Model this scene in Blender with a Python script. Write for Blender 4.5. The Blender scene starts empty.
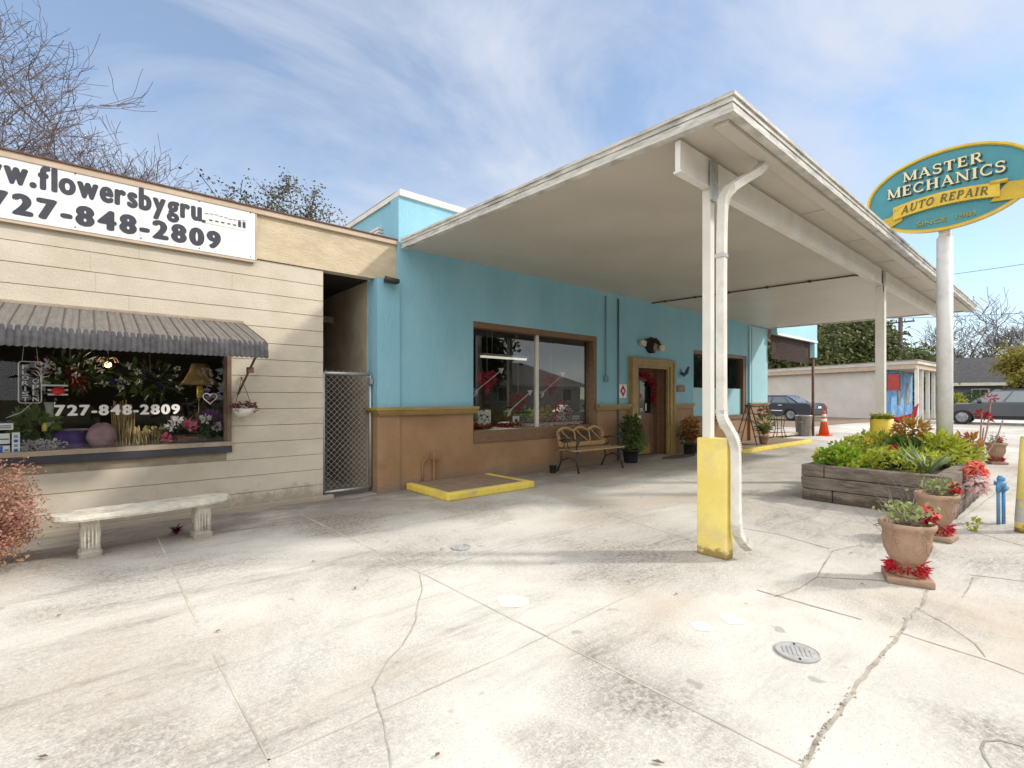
import bpy, bmesh, math, random
from mathutils import Vector, Matrix, noise as mnoise
R = math.radians
S = bpy.context.scene
COL = S.collection
rnd = random.Random(7)

# ------------------------------------------------------------------ camera, sky, sun, exposure
EYE = 1.32                                   # height of the photographer's lens
HEAD = R(49.21)                              # heading of the lens from +X (the wall direction)
FPX, CX, CY = 493.0, 512.0, 398.5            # focal length in pixels, horizon row
cam = bpy.data.cameras.new('camera'); cam_o = bpy.data.objects.new('camera', cam); COL.objects.link(cam_o)
cam.sensor_width = 36; cam.lens = FPX / 1024 * 36; cam.shift_y = (CY - 384) / 1024
cam.clip_start = 0.05; cam.clip_end = 2000
cam_o.location = (0, 0, EYE); cam_o.rotation_euler = (R(90), 0, HEAD - R(90))
S.camera = cam_o

SUN_DIR = Vector((-1, .86, -.98)).normalized()      # direction the light travels
SUN_EL = math.asin(-SUN_DIR.z); SUN_AZ = math.atan2(-SUN_DIR.x, -SUN_DIR.y)   # azimuth from +Y towards +X
W = bpy.data.worlds.new('World'); S.world = W; W.use_nodes = True
nt = W.node_tree; nt.nodes.clear()
def wn(t, **k):
    n = nt.nodes.new(t)
    for a, b in k.items(): setattr(n, a, b)
    return n
L = nt.links.new
out = wn('ShaderNodeOutputWorld'); bg = wn('ShaderNodeBackground'); bg.inputs['Strength'].default_value = 0.15
sky = wn('ShaderNodeTexSky', sky_type='NISHITA', sun_disc=False, sun_elevation=SUN_EL, sun_rotation=SUN_AZ)
sky.air_density = 1.0; sky.dust_density = 0.25; sky.ozone_density = 2.5
tc = wn('ShaderNodeTexCoord'); sep = wn('ShaderNodeSeparateXYZ'); L(tc.outputs['Generated'], sep.inputs[0])
zz = wn('ShaderNodeMath', operation='ADD'); zz.inputs[1].default_value = .22; L(sep.outputs['Z'], zz.inputs[0])
zm = wn('ShaderNodeMath', operation='MAXIMUM'); zm.inputs[1].default_value = .05; L(zz.outputs[0], zm.inputs[0])
dx = wn('ShaderNodeMath', operation='DIVIDE'); L(sep.outputs['X'], dx.inputs[0]); L(zm.outputs[0], dx.inputs[1])
dy = wn('ShaderNodeMath', operation='DIVIDE'); L(sep.outputs['Y'], dy.inputs[0]); L(zm.outputs[0], dy.inputs[1])
cb = wn('ShaderNodeCombineXYZ'); L(dx.outputs[0], cb.inputs[0]); L(dy.outputs[0], cb.inputs[1])
mp = wn('ShaderNodeMapping'); mp.inputs['Rotation'].default_value = (0, 0, R(38)); mp.inputs['Scale'].default_value = (.95, 1.45, 1)
mp.inputs['Location'].default_value = (3.1, 1.4, 0)
L(cb.outputs[0], mp.inputs[0])
n1 = wn('ShaderNodeTexNoise'); n1.inputs['Scale'].default_value = 1.25; n1.inputs['Detail'].default_value = 9; n1.inputs['Roughness'].default_value = .60; n1.inputs['Distortion'].default_value = .55
L(mp.outputs[0], n1.inputs['Vector'])
rp = wn('ShaderNodeValToRGB'); rp.color_ramp.elements[0].position = .36; rp.color_ramp.elements[1].position = .66
rp.color_ramp.elements[0].color = (.22, .22, .22, 1); rp.color_ramp.elements[1].color = (.90, .90, .90, 1)
L(n1.outputs['Fac'], rp.inputs[0])
mx = wn('ShaderNodeMix', data_type='RGBA'); L(rp.outputs[0], mx.inputs['Factor'])
tint = wn('ShaderNodeMix', data_type='RGBA', blend_type='MULTIPLY'); tint.inputs['Factor'].default_value = 1
tint.inputs['B'].default_value = (SKY_TINT := (.86, .91, .90, 1)); L(sky.outputs[0], tint.inputs['A'])
L(tint.outputs['Result'], mx.inputs['A']); mx.inputs['B'].default_value = (3.15, 3.40, 3.90, 1)
# added brightness in the unseen sky overhead and behind the photographer, filling the shade
dt = wn('ShaderNodeVectorMath', operation='DOT_PRODUCT'); L(tc.outputs['Generated'], dt.inputs[0]); dt.inputs[1].default_value = (math.cos(HEAD), math.sin(HEAD), 0)
m1 = wn('ShaderNodeMapRange'); L(dt.outputs['Value'], m1.inputs[0]); m1.inputs[1].default_value = .25; m1.inputs[2].default_value = -.45; m1.inputs[3].default_value = 0; m1.inputs[4].default_value = 1.0
m2 = wn('ShaderNodeMapRange'); L(sep.outputs['Z'], m2.inputs[0]); m2.inputs[1].default_value = .72; m2.inputs[2].default_value = .95; m2.inputs[3].default_value = 0; m2.inputs[4].default_value = .8
m3 = wn('ShaderNodeMath', operation='MAXIMUM'); L(m1.outputs[0], m3.inputs[0]); L(m2.outputs[0], m3.inputs[1])
sky_fill = wn('ShaderNodeMix', data_type='RGBA'); L(m3.outputs[0], sky_fill.inputs['Factor']); L(mx.outputs['Result'], sky_fill.inputs['A']); sky_fill.inputs['B'].default_value = (8.5, 8.5, 8.6, 1)
L(sky_fill.outputs['Result'], bg.inputs['Color']); L(bg.outputs[0], out.inputs[0])

sl = bpy.data.lights.new('sun', 'SUN'); sl.energy = 2.0; sl.angle = R(3.5); sl.color = (1, .945, .86)
so = bpy.data.objects.new('sun', sl); COL.objects.link(so); so.rotation_euler = SUN_DIR.to_track_quat('-Z', 'Y').to_euler()
so.location = (30, -26, 30)
S.view_settings.view_transform = 'Standard'; S.view_settings.look = 'None'; S.view_settings.gamma = 1; S.view_settings.use_curve_mapping = False
S.view_settings.exposure = 0.66
S.render.engine = 'CYCLES'; S.cycles.use_denoising = True
S.cycles.max_bounces = 8; S.cycles.diffuse_bounces = 5; S.cycles.glossy_bounces = 3; S.cycles.transparent_max_bounces = 12
S.cycles.caustics_reflective = False; S.cycles.caustics_refractive = False

# ------------------------------------------------------------------ measuring helpers: a picture point on the ground, or on an upright plane, as a real place
_F = Vector((math.cos(HEAD), math.sin(HEAD), 0)); _R = Vector((math.sin(HEAD), -math.cos(HEAD), 0)); _U = Vector((0, 0, 1)); _C = Vector((0, 0, EYE))
def ray(px, py): return _F + _R * ((px - CX) / FPX) + _U * ((CY - py) / FPX)
def gp(px, py, z=0.0): d = ray(px, py); return _C + d * ((z - EYE) / d.z)
def wp(px, py, Y): d = ray(px, py); return _C + d * (Y / d.y)
def xp(px, py, X): d = ray(px, py); return _C + d * (X / d.x)

# ------------------------------------------------------------------ object helpers
WM = {}
def tag(o, label=None, cat=None, group=None, kind=None):
    if label: o['label'] = label
    if cat: o['category'] = cat
    if group: o['group'] = group
    if kind: o['kind'] = kind
    return o
def thing(name, label, cat, loc=(0, 0, 0), rz=0.0, group=None):
    o = bpy.data.objects.new(name, None); o.empty_display_size = .2
    o.location = loc; o.rotation_euler = (0, 0, rz); COL.objects.link(o)
    WM[o.name] = Matrix.Translation(loc) @ Matrix.Rotation(rz, 4, 'Z')
    return tag(o, label, cat, group)
def copy_tree(o, parent=None):
    c = o.copy(); COL.objects.link(c)
    if parent: c.parent = parent
    for ch in list(o.children): copy_tree(ch, c)
    return c
def V(*a): return Vector(a)
class MB:
    def __init__(s, mats=None): s.bm = bmesh.new(); s.mats = mats or []; s.mi = 0; s.smooth = False
    def face(s, pts, smooth=None):
        vs = [s.bm.verts.new(p) for p in pts]
        try: f = s.bm.faces.new(vs)
        except ValueError: return None
        f.material_index = s.mi; f.smooth = s.smooth if smooth is None else smooth
        return f
    def hexa(s, b, t):
        vb = [s.bm.verts.new(p) for p in b]; vt = [s.bm.verts.new(p) for p in t]; n = len(b)
        fs = [s.bm.faces.new(vb[::-1]), s.bm.faces.new(vt)]
        for i in range(n): fs.append(s.bm.faces.new((vb[i], vb[(i + 1) % n], vt[(i + 1) % n], vt[i])))
        for f in fs: f.material_index = s.mi
        return s
    def box(s, x0, x1, y0, y1, z0, z1, m=None):
        b = [V(x0, y0, z0), V(x1, y0, z0), V(x1, y1, z0), V(x0, y1, z0)]
        t = [V(x0, y0, z1), V(x1, y0, z1), V(x1, y1, z1), V(x0, y1, z1)]
        if m is not None: b = [m @ p for p in b]; t = [m @ p for p in t]
        return s.hexa(b, t)
    def bar(s, a, b, w, d=None, up=(0, 0, 1)):
        a = Vector(a); b = Vector(b); d = d or w; t = (b - a).normalized(); u = Vector(up)
        if abs(t.dot(u)) > .95: u = V(1, 0, 0)
        n = t.cross(u).normalized(); u = n.cross(t).normalized()
        q = [n * w / 2 + u * d / 2, -n * w / 2 + u * d / 2, -n * w / 2 - u * d / 2, n * w / 2 - u * d / 2]
        return s.hexa([a + p for p in q], [b + p for p in q])
    def tube(s, pts, r, n=8, caps=True, up=(0, 0, 1), square=False, smooth=True):
        pts = [Vector(p) for p in pts]; k = len(pts)
        rs = r if isinstance(r, (list, tuple)) else [r] * k
        rings = []; u = None
        for i, p in enumerate(pts):
            t = (pts[min(i + 1, k - 1)] - pts[max(i - 1, 0)])
            if t.length < 1e-9: t = V(0, 0, 1)
            t.normalize()
            if u is None:
                u = Vector(up)
                if abs(t.dot(u)) > .95: u = V(1, 0, 0)
            u = (u - t * u.dot(t))
            if u.length < 1e-6: u = t.orthogonal()
            u.normalize(); w = t.cross(u)
            ring = []
            for j in range(n):
                a = 2 * math.pi * (j + (.5 if square else 0)) / n
                ring.append(s.bm.verts.new(p + (u * math.cos(a) + w * math.sin(a)) * rs[i]))
            rings.append(ring)
        for a, b in zip(rings, rings[1:]):
            for j in range(n):
                f = s.bm.faces.new((a[j], a[(j + 1) % n], b[(j + 1) % n], b[j])); f.smooth = smooth and not square; f.material_index = s.mi
        if caps:
            for rg, fl in ((rings[0], True), (rings[-1], False)):
                f = s.bm.faces.new(rg[::-1] if fl else rg); f.material_index = s.mi
        return s
    def cyl(s, a, b, r, r2=None, n=16): return s.tube([a, b], [r, r if r2 is None else r2], n)
    def lathe(s, prof, c=(0, 0, 0), n=24, smooth=True, sy=1.0):
        c = Vector(c); rings = []
        for r, z in prof:
            rings.append([s.bm.verts.new(c + V(r * math.cos(2 * math.pi * j / n), r * sy * math.sin(2 * math.pi * j / n), z)) for j in range(n)])
        for a, b in zip(rings, rings[1:]):
            for j in range(n):
                f = s.bm.faces.new((a[j], a[(j + 1) % n], b[(j + 1) % n], b[j])); f.smooth = smooth; f.material_index = s.mi
        if prof[0][0] > 1e-4: s.bm.faces.new(rings[0][::-1]).material_index = s.mi
        if prof[-1][0] > 1e-4: s.bm.faces.new(rings[-1]).material_index = s.mi
        return s
    def prism(s, poly, d):                      # planar polygon pushed along d
        d = Vector(d); return s.hexa([Vector(p) for p in poly], [Vector(p) + d for p in poly])
    def ball(s, c, r, n=10, sq=(1, 1, 1), jit=0):
        m = max(4, n // 2); c = Vector(c); rings = []
        for i in range(m + 1):
            th = math.pi * i / m; q = []
            for j in range(n):
                ph = 2 * math.pi * j / n; rr = r * (1 + (rnd.uniform(-jit, jit) if jit else 0))
                q.append(s.bm.verts.new(c + V(rr * math.sin(th) * math.cos(ph) * sq[0], rr * math.sin(th) * math.sin(ph) * sq[1], rr * math.cos(th) * sq[2])))
            rings.append(q)
        for a, b in zip(rings, rings[1:]):
            for j in range(n):
                f = s.bm.faces.new((a[j], b[j], b[(j + 1) % n], a[(j + 1) % n])); f.smooth = True; f.material_index = s.mi
        return s
    def leaf(s, p, d, l, w, up=None, bend=0.0):  # one pointed leaf of two quads, folded along its spine
        p = Vector(p); d = Vector(d).normalized(); u = Vector(up) if up else V(rnd.uniform(-1, 1), rnd.uniform(-1, 1), rnd.uniform(-.2, 1))
        n = d.cross(u)
        if n.length < 1e-4: n = d.orthogonal()
        n.normalize(); q = n.cross(d)
        m = p + d * l * .5 + q * bend * l; e = p + d * l
        a = s.bm.verts.new(p); b = s.bm.verts.new(m + n * w / 2 + q * w * .12); c = s.bm.verts.new(e - q * bend * l * .6); f_ = s.bm.verts.new(m - n * w / 2 + q * w * .12)
        g = s.bm.faces.new((a, b, c, f_)); g.material_index = s.mi; g.smooth = False
        return s
    def build(s, name, mat, parent=None, world=False, bevel=0.0, label=None):
        me = bpy.data.meshes.new(name)
        if world and parent is not None: s.bm.transform(WM[parent.name].inverted())
        if bevel > 0:
            bmesh.ops.remove_doubles(s.bm, verts=s.bm.verts, dist=1e-5)
            bmesh.ops.bevel(s.bm, geom=[e for e in s.bm.edges if len(e.link_faces) == 2 and e.calc_face_angle(0) > .6], offset=bevel, segments=2, affect='EDGES', profile=.6)
        bmesh.ops.recalc_face_normals(s.bm, faces=s.bm.faces) if len(s.bm.faces) < 4000 else None
        s.bm.to_mesh(me); s.bm.free()
        for m in (mat if isinstance(mat, (list, tuple)) else [mat]): me.materials.append(m)
        o = bpy.data.objects.new(name, me); COL.objects.link(o)
        if parent is not None: o.parent = parent; WM[o.name] = WM[parent.name]
        else: WM[o.name] = Matrix.Identity(4)
        if label: o['label'] = label
        return o
def rotz(a, c=(0, 0, 0)): return Matrix.Translation(c) @ Matrix.Rotation(a, 4, 'Z') @ Matrix.Translation(-Vector(c))
def frame(o, x, y):                              # matrix whose columns are x, y and their cross product, standing at o
    x = Vector(x).normalized(); y = Vector(y).normalized(); z = x.cross(y)
    m = Matrix((x, y, z)).transposed().to_4x4(); m.translation = Vector(o); return m

# ------------------------------------------------------------------ materials
def pm(name, c, c2=None, scale=6.0, rough=.7, bump=0.0, bscale=None, metal=0.0, amt=.5, detail=5, coat=0.0, stretch=(1, 1, 1), c3=None, s3=1.0, lo=.35, hi=.65, spec=.35, trans=0.0):
    m = bpy.data.materials.new(name); m.use_nodes = True; t = m.node_tree; b = t.nodes['Principled BSDF']
    b.inputs['Roughness'].default_value = rough; b.inputs['Metallic'].default_value = metal; b.inputs['Specular IOR Level'].default_value = spec
    b.inputs['Base Color'].default_value = (*c, 1)
    if coat: b.inputs['Coat Weight'].default_value = coat; b.inputs['Coat Roughness'].default_value = .08
    co = t.nodes.new('ShaderNodeTexCoord'); mp = t.nodes.new('ShaderNodeMapping'); mp.inputs['Scale'].default_value = stretch
    t.links.new(co.outputs['Object'], mp.inputs[0]); colr = None
    def nz(sc, det=detail):
        n = t.nodes.new('ShaderNodeTexNoise'); n.inputs['Scale'].default_value = sc; n.inputs['Detail'].default_value = det; n.inputs['Roughness'].default_value = .62
        t.links.new(mp.outputs[0], n.inputs['Vector']); return n
    def ramp(n, a, bb):
        r = t.nodes.new('ShaderNodeMapRange'); r.inputs[1].default_value = a; r.inputs[2].default_value = bb; t.links.new(n.outputs['Fac'], r.inputs[0]); return r
    if c2:
        n = nz(scale); r = ramp(n, lo, hi); x = t.nodes.new('ShaderNodeMix'); x.data_type = 'RGBA'
        x.inputs['A'].default_value = (*c, 1); x.inputs['B'].default_value = (*c2, 1); t.links.new(r.outputs[0], x.inputs['Factor']); colr = x.outputs['Result']
        if c3:
            n3 = nz(s3); r3 = ramp(n3, .5, .75); y = t.nodes.new('ShaderNodeMix'); y.data_type = 'RGBA'
            t.links.new(colr, y.inputs['A']); y.inputs['B'].default_value = (*c3, 1); t.links.new(r3.outputs[0], y.inputs['Factor']); colr = y.outputs['Result']
        t.links.new(colr, b.inputs['Base Color'])
    if bump:
        n = nz(bscale or scale * 6, 4); bp = t.nodes.new('ShaderNodeBump'); bp.inputs['Strength'].default_value = bump; bp.inputs['Distance'].default_value = .02
        t.links.new(n.outputs['Fac'], bp.inputs['Height']); t.links.new(bp.outputs[0], b.inputs['Normal'])
    if trans:
        tr = t.nodes.new('ShaderNodeBsdfTranslucent'); ms = t.nodes.new('ShaderNodeMixShader'); ms.inputs[0].default_value = trans
        if colr is not None: t.links.new(colr, tr.inputs[0])
        else: tr.inputs[0].default_value = (*c, 1)
        t.links.new(b.outputs[0], ms.inputs[1]); t.links.new(tr.outputs[0], ms.inputs[2]); t.links.new(ms.outputs[0], t.nodes['Material Output'].inputs[0])
    return m
def glass(name, tint=(.9, .93, .93), r0=.05, rough=.0):
    m = bpy.data.materials.new(name); m.use_nodes = True; t = m.node_tree; t.nodes.clear(); lk = t.links.new
    o = t.nodes.new('ShaderNodeOutputMaterial'); tr = t.nodes.new('ShaderNodeBsdfTransparent'); tr.inputs[0].default_value = (*tint, 1)
    gl = t.nodes.new('ShaderNodeBsdfGlossy'); gl.inputs['Roughness'].default_value = rough
    lw = t.nodes.new('ShaderNodeLayerWeight'); lw.inputs[0].default_value = .5                # facing: 0 seen square on, 1 at grazing
    pw = t.nodes.new('ShaderNodeMath'); pw.operation = 'POWER'; pw.inputs[1].default_value = 5; lk(lw.outputs['Facing'], pw.inputs[0])
    ma = t.nodes.new('ShaderNodeMath'); ma.operation = 'MULTIPLY_ADD'; ma.inputs[1].default_value = 1 - r0; ma.inputs[2].default_value = r0; lk(pw.outputs[0], ma.inputs[0])
    ms = t.nodes.new('ShaderNodeMixShader'); lk(ma.outputs[0], ms.inputs[0]); lk(tr.outputs[0], ms.inputs[1]); lk(gl.outputs[0], ms.inputs[2]); lk(ms.outputs[0], o.inputs[0])
    return m
def emit(name, c, s):
    m = bpy.data.materials.new(name); m.use_nodes = True; b = m.node_tree.nodes['Principled BSDF']
    b.inputs['Base Color'].default_value = (*c, 1); b.inputs['Emission Color'].default_value = (*c, 1); b.inputs['Emission Strength'].default_value = s; return m

def splash(m, zmax, col, amt=.7, sc=5.0):
    """splashed dirt and wear low down on a wall or post"""
    t = m.node_tree; b = t.nodes['Principled BSDF']; lk = t.links.new
    co = t.nodes.new('ShaderNodeTexCoord'); sp = t.nodes.new('ShaderNodeSeparateXYZ'); lk(co.outputs['Object'], sp.inputs[0])
    r = t.nodes.new('ShaderNodeMapRange'); r.inputs[1].default_value = 0; r.inputs[2].default_value = zmax; r.inputs[3].default_value = .36; r.inputs[4].default_value = -.30; lk(sp.outputs['Z'], r.inputs[0])
    n = t.nodes.new('ShaderNodeTexNoise'); n.inputs['Scale'].default_value = sc; n.inputs['Detail'].default_value = 8; n.inputs['Roughness'].default_value = .7; lk(co.outputs['Object'], n.inputs['Vector'])
    a = t.nodes.new('ShaderNodeMath'); a.operation = 'ADD'; lk(r.outputs[0], a.inputs[0]); lk(n.outputs['Fac'], a.inputs[1])
    q = t.nodes.new('ShaderNodeMapRange'); q.inputs[1].default_value = .52; q.inputs[2].default_value = .72; q.inputs[4].default_value = amt; lk(a.outputs[0], q.inputs[0])
    x = t.nodes.new('ShaderNodeMix'); x.data_type = 'RGBA'; lk(q.outputs[0], x.inputs['Factor']); x.inputs['B'].default_value = (*col, 1)
    if b.inputs['Base Color'].is_linked: lk(b.inputs['Base Color'].links[0].from_socket, x.inputs['A'])
    else: x.inputs['A'].default_value = b.inputs['Base Color'].default_value
    lk(x.outputs['Result'], b.inputs['Base Color']); return m
M = {}
M['beige'] = pm('beige_paint', (.60, .535, .435), (.51, .455, .365), 1.7, .75, .3, 45, c3=(.47, .405, .305), s3=1.0)
M['beige_stucco'] = pm('beige_stucco', (.60, .50, .35), (.50, .41, .28), 3, .85, .5, 22, c3=(.40, .33, .23), s3=1.4, stretch=(1, 1, 2.2))
M['beige_cap'] = pm('beige_cap', (.56, .44, .33), (.46, .36, .27), 5, .7)
M['beige_trim'] = pm('beige_trim', (.40, .33, .25), (.30, .24, .18), 7, .6, .1)
M['groove'] = pm('groove', (.30, .25, .18), (.22, .18, .13), 9, .9)
M['blue'] = pm('blue_paint', (.255, .495, .60), (.215, .445, .55), 1.6, .65, .45, 26, c3=(.315, .53, .62), s3=.7, stretch=(1, 1, .5))
M['blue_light'] = pm('blue_light_paint', (.36, .60, .66), (.33, .56, .62), 2, .6, .08, 40)
M['brown'] = pm('brown_paint', (.355, .212, .112), (.28, .162, .082), 1.8, .65, .35, 26, c3=(.38, .25, .15), s3=1.1)
M['brown_wood'] = pm('brown_wood', (.22, .13, .07), (.16, .09, .05), 7, .5, .15, 40, stretch=(1, 1, 6))
M['gold'] = pm('gold_paint', (.36, .25, .085), (.27, .185, .065), 4, .5, .05)
M['white'] = pm('white_paint', (.74, .72, .66), (.64, .61, .54), 3, .55, .05, c3=(.70, .67, .6), s3=1.2)
M['soffit'] = pm('soffit_paint', (.55, .505, .435), (.50, .455, .39), .9, .42, .04, 18, c3=(.47, .42, .35), s3=.45, spec=.5)
M['fascia'] = pm('fascia_metal', (.66, .64, .58), (.42, .40, .36), 4.5, .5, .05, stretch=(1, 1, 5), c3=(.22, .21, .19), s3=3.2)
M['white_clean'] = pm('white_board', (.80, .80, .79), (.75, .75, .73), 5, .45)
M['dark_text'] = pm('dark_lettering', (.06, .06, .075), (.075, .075, .09), 9, .8, spec=.15)
M['white_text'] = pm('white_vinyl', (.85, .83, .80), None, rough=.5)
M['awning'] = pm('awning_top', (.165, .15, .135), (.11, .10, .09), 5, .5, .06, stretch=(6, 1, 1))
M['awning_drip'] = pm('awning_drip', (.075, .073, .076), (.04, .04, .042), 14, .6, spec=.2)
M['grey_metal'] = pm('galvanised', (.50, .50, .49), (.38, .38, .37), 9, .4, metal=.6)
M['dark_metal'] = pm('dark_metal', (.05, .045, .045), (.08, .065, .055), 9, .5, metal=.3)
M['rust'] = pm('rusty_steel', (.16, .085, .055), (.09, .05, .035), 12, .75, .1)
M['concrete_white'] = pm('white_cast_concrete', (.70, .66, .56), (.52, .48, .40), 11, .85, .4, 50, c3=(.36, .32, .27), s3=7)
M['yellow'] = pm('yellow_paint', (.78, .60, .075), (.70, .52, .06), 4, .5, .08, 30, c3=(.74, .58, .15), s3=2)
M['yellow_worn'] = pm('yellow_worn_paint', (.84, .70, .22), (.77, .61, .16), 4, .6, .2, 30, c3=(.68, .55, .25), s3=6)
M['yellow_kerb'] = pm('yellow_kerb_paint', (.80, .63, .11), (.70, .53, .09), 5, .6, .25, 30, c3=(.52, .42, .17), s3=4)
M['brown_slab'] = pm('brown_slab', (.30, .215, .15), (.23, .165, .115), 4, .8, .2, 30)
M['terracotta'] = pm('terracotta', (.40, .265, .18), (.31, .20, .135), 8, .8, .25, 40, c3=(.52, .37, .26), s3=4)
M['soil'] = pm('soil', (.07, .05, .035), (.04, .03, .02), 20, .95, .5)
M['timber'] = pm('old_timber', (.28, .23, .18), (.10, .082, .066), 8, .9, .9, 26, stretch=(1.6, .8, 4), c3=(.33, .295, .25), s3=4)
M['red'] = pm('red_fabric', (.55, .02, .03), (.38, .012, .02), 14, .6)
M['red_tulle'] = pm('red_tulle', (.75, .07, .04), (.85, .35, .25), 9, .6, trans=.3)
M['white_tulle'] = pm('white_tulle', (.80, .68, .66), (.75, .5, .48), 9, .6, trans=.3)
M['red_dark'] = pm('dark_red_tinsel', (.36, .015, .02), (.20, .01, .012), 30, .45)
M['pink'] = pm('pink_petal', (.78, .20, .33), (.7, .1, .22), 20, .6, trans=.2)
M['white_petal'] = pm('white_petal', (.80, .78, .76), (.72, .66, .68), 20, .6, trans=.2)
M['purple'] = pm('purple_cloth', (.09, .045, .19), (.05, .025, .12), 6, .7)
M['mauve'] = pm('mauve_tulle', (.42, .27, .28), (.30, .18, .2), 7, .8)
M['straw'] = pm('straw', (.50, .38, .19), (.36, .26, .12), 20, .8)
M['bloom'] = pm('purple_petal', (.22, .06, .33), (.14, .03, .22), 12, .6)
M['leaf_dark'] = pm('leaf_dark', (.035, .065, .018), (.07, .11, .03), 2.5, .5, trans=.25)
M['leaf_mid'] = pm('leaf_mid', (.07, .13, .025), (.13, .20, .04), 5, .45, trans=.3)
M['leaf_lime'] = pm('leaf_lime', (.36, .42, .04), (.50, .52, .07), 4, .45, trans=.35, c3=(.14, .20, .03), s3=3.5)
M['leaf_yellow'] = pm('leaf_yellow', (.40, .30, .05), (.20, .20, .04), .6, .55, trans=.3)
M['leaf_oak'] = pm('leaf_oak', (.055, .075, .022), (.12, .14, .045), .42, .55, trans=.25, c3=(.17, .17, .07), s3=.8)
M['leaf_croton'] = pm('leaf_croton', (.42, .20, .03), (.30, .07, .02), 9, .45, trans=.25, c3=(.45, .36, .05), s3=6)
M['leaf_orange'] = pm('leaf_orange', (.55, .13, .04), (.42, .06, .03), 9, .45, trans=.25)
M['leaf_red'] = pm('leaf_red', (.42, .02, .02), (.25, .01, .015), 9, .45, trans=.2)
M['leaf_agave'] = pm('leaf_agave', (.21, .29, .17), (.28, .36, .20), 12, .5)
M['leaf_purple'] = pm('leaf_purple', (.14, .025, .06), (.08, .015, .04), 9, .5, trans=.15)
M['leaf_pink'] = pm('leaf_pink', (.50, .24, .19), (.36, .19, .12), 7, .6, trans=.25, c3=(.27, .21, .10), s3=4)
M['twig'] = pm('grey_twig', (.21, .18, .15), (.13, .11, .09), 20, .9)
M['bark'] = pm('bark', (.13, .105, .095), (.075, .06, .055), 6, .95, .6, 14, stretch=(1, 1, .3))
M['bark_grey'] = pm('bark_grey', (.20, .18, .165), (.12, .105, .1), 6, .95, .6, 14, stretch=(1, 1, .3))
M['blackpot'] = pm('black_plastic', (.028, .03, .033), (.02, .02, .022), 9, .45)
M['yellow_wood'] = pm('honey_wood', (.48, .31, .13), (.36, .22, .09), 8, .45, .08, stretch=(1, 5, 5))
M['grey_wood'] = pm('worn_wood_slat', (.36, .26, .16), (.27, .19, .12), 8, .6, .1, stretch=(1, 5, 5))
M['blue_pipe'] = pm('blue_pipe_paint', (.10, .27, .50), (.14, .33, .56), 9, .45)
M['orange'] = pm('orange_cone', (.80, .10, .015), (.68, .08, .015), 6, .5)
M['white_band'] = pm('white_band', (.80, .80, .78), None, rough=.4)
M['rubber'] = pm('black_rubber', (.02, .02, .02), (.03, .03, .03), 9, .8)
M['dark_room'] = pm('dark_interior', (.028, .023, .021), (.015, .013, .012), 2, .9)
M['teal_sign'] = pm('teal_sign', (.045, .25, .29), (.035, .205, .245), 2.5, .4, coat=.2)
M['sign_gold'] = pm('sign_gold', (.70, .48, .035), (.55, .36, .03), 6, .4, coat=.2)
M['cream'] = pm('cream_paint', (.72, .63, .38), None, rough=.45)
M['glass'] = glass('window_glass', (.96, .97, .97), .016)
M['glass_refl'] = glass('reflecting_glass', (.90, .92, .92), .06)
M['car_glass'] = pm('car_glass', (.16, .18, .19), None, rough=.04, spec=.9, metal=.55)
M['chrome'] = pm('chrome', (.7, .7, .7), None, rough=.2, metal=1)
M['asphalt'] = pm('asphalt', (.055, .055, .055), (.075, .072, .07), 3, .9, .3, 60)
M['shingle'] = pm('grey_shingle', (.075, .072, .075), (.05, .048, .05), 3, .9, .4, 12)
M['house_blue'] = pm('house_paint', (.13, .15, .19), (.11, .13, .165), 2, .7)
M['block_white'] = pm('painted_block', (.66, .615, .55), (.58, .54, .48), 1.2, .8, .2, 12, c3=(.58, .51, .43), s3=.35)
M['mural'] = pm('blue_mural', (.10, .25, .52), (.16, .38, .62), 1.4, .7, c3=(.40, .52, .66), s3=2.2)
splash(M['beige'], .45, (.30, .25, .19), .75, 6); splash(M['brown'], .40, (.22, .17, .125), .7, 5); splash(M['yellow_worn'], .16, (.22, .14, .05), .85, 16); splash(M['concrete_white'], .25, (.24, .21, .17), .6, 14); splash(M['terracotta'], .07, (.22, .16, .12), .7, 14); splash(M['timber'], .2, (.06, .045, .035), .7, 6)
M['pipe'] = splash(pm('downspout_paint', (.74, .72, .66), (.62, .59, .52), 5, .5, .05, c3=(.55, .52, .44), s3=6), .55, (.30, .29, .20), .6, 12)

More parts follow.
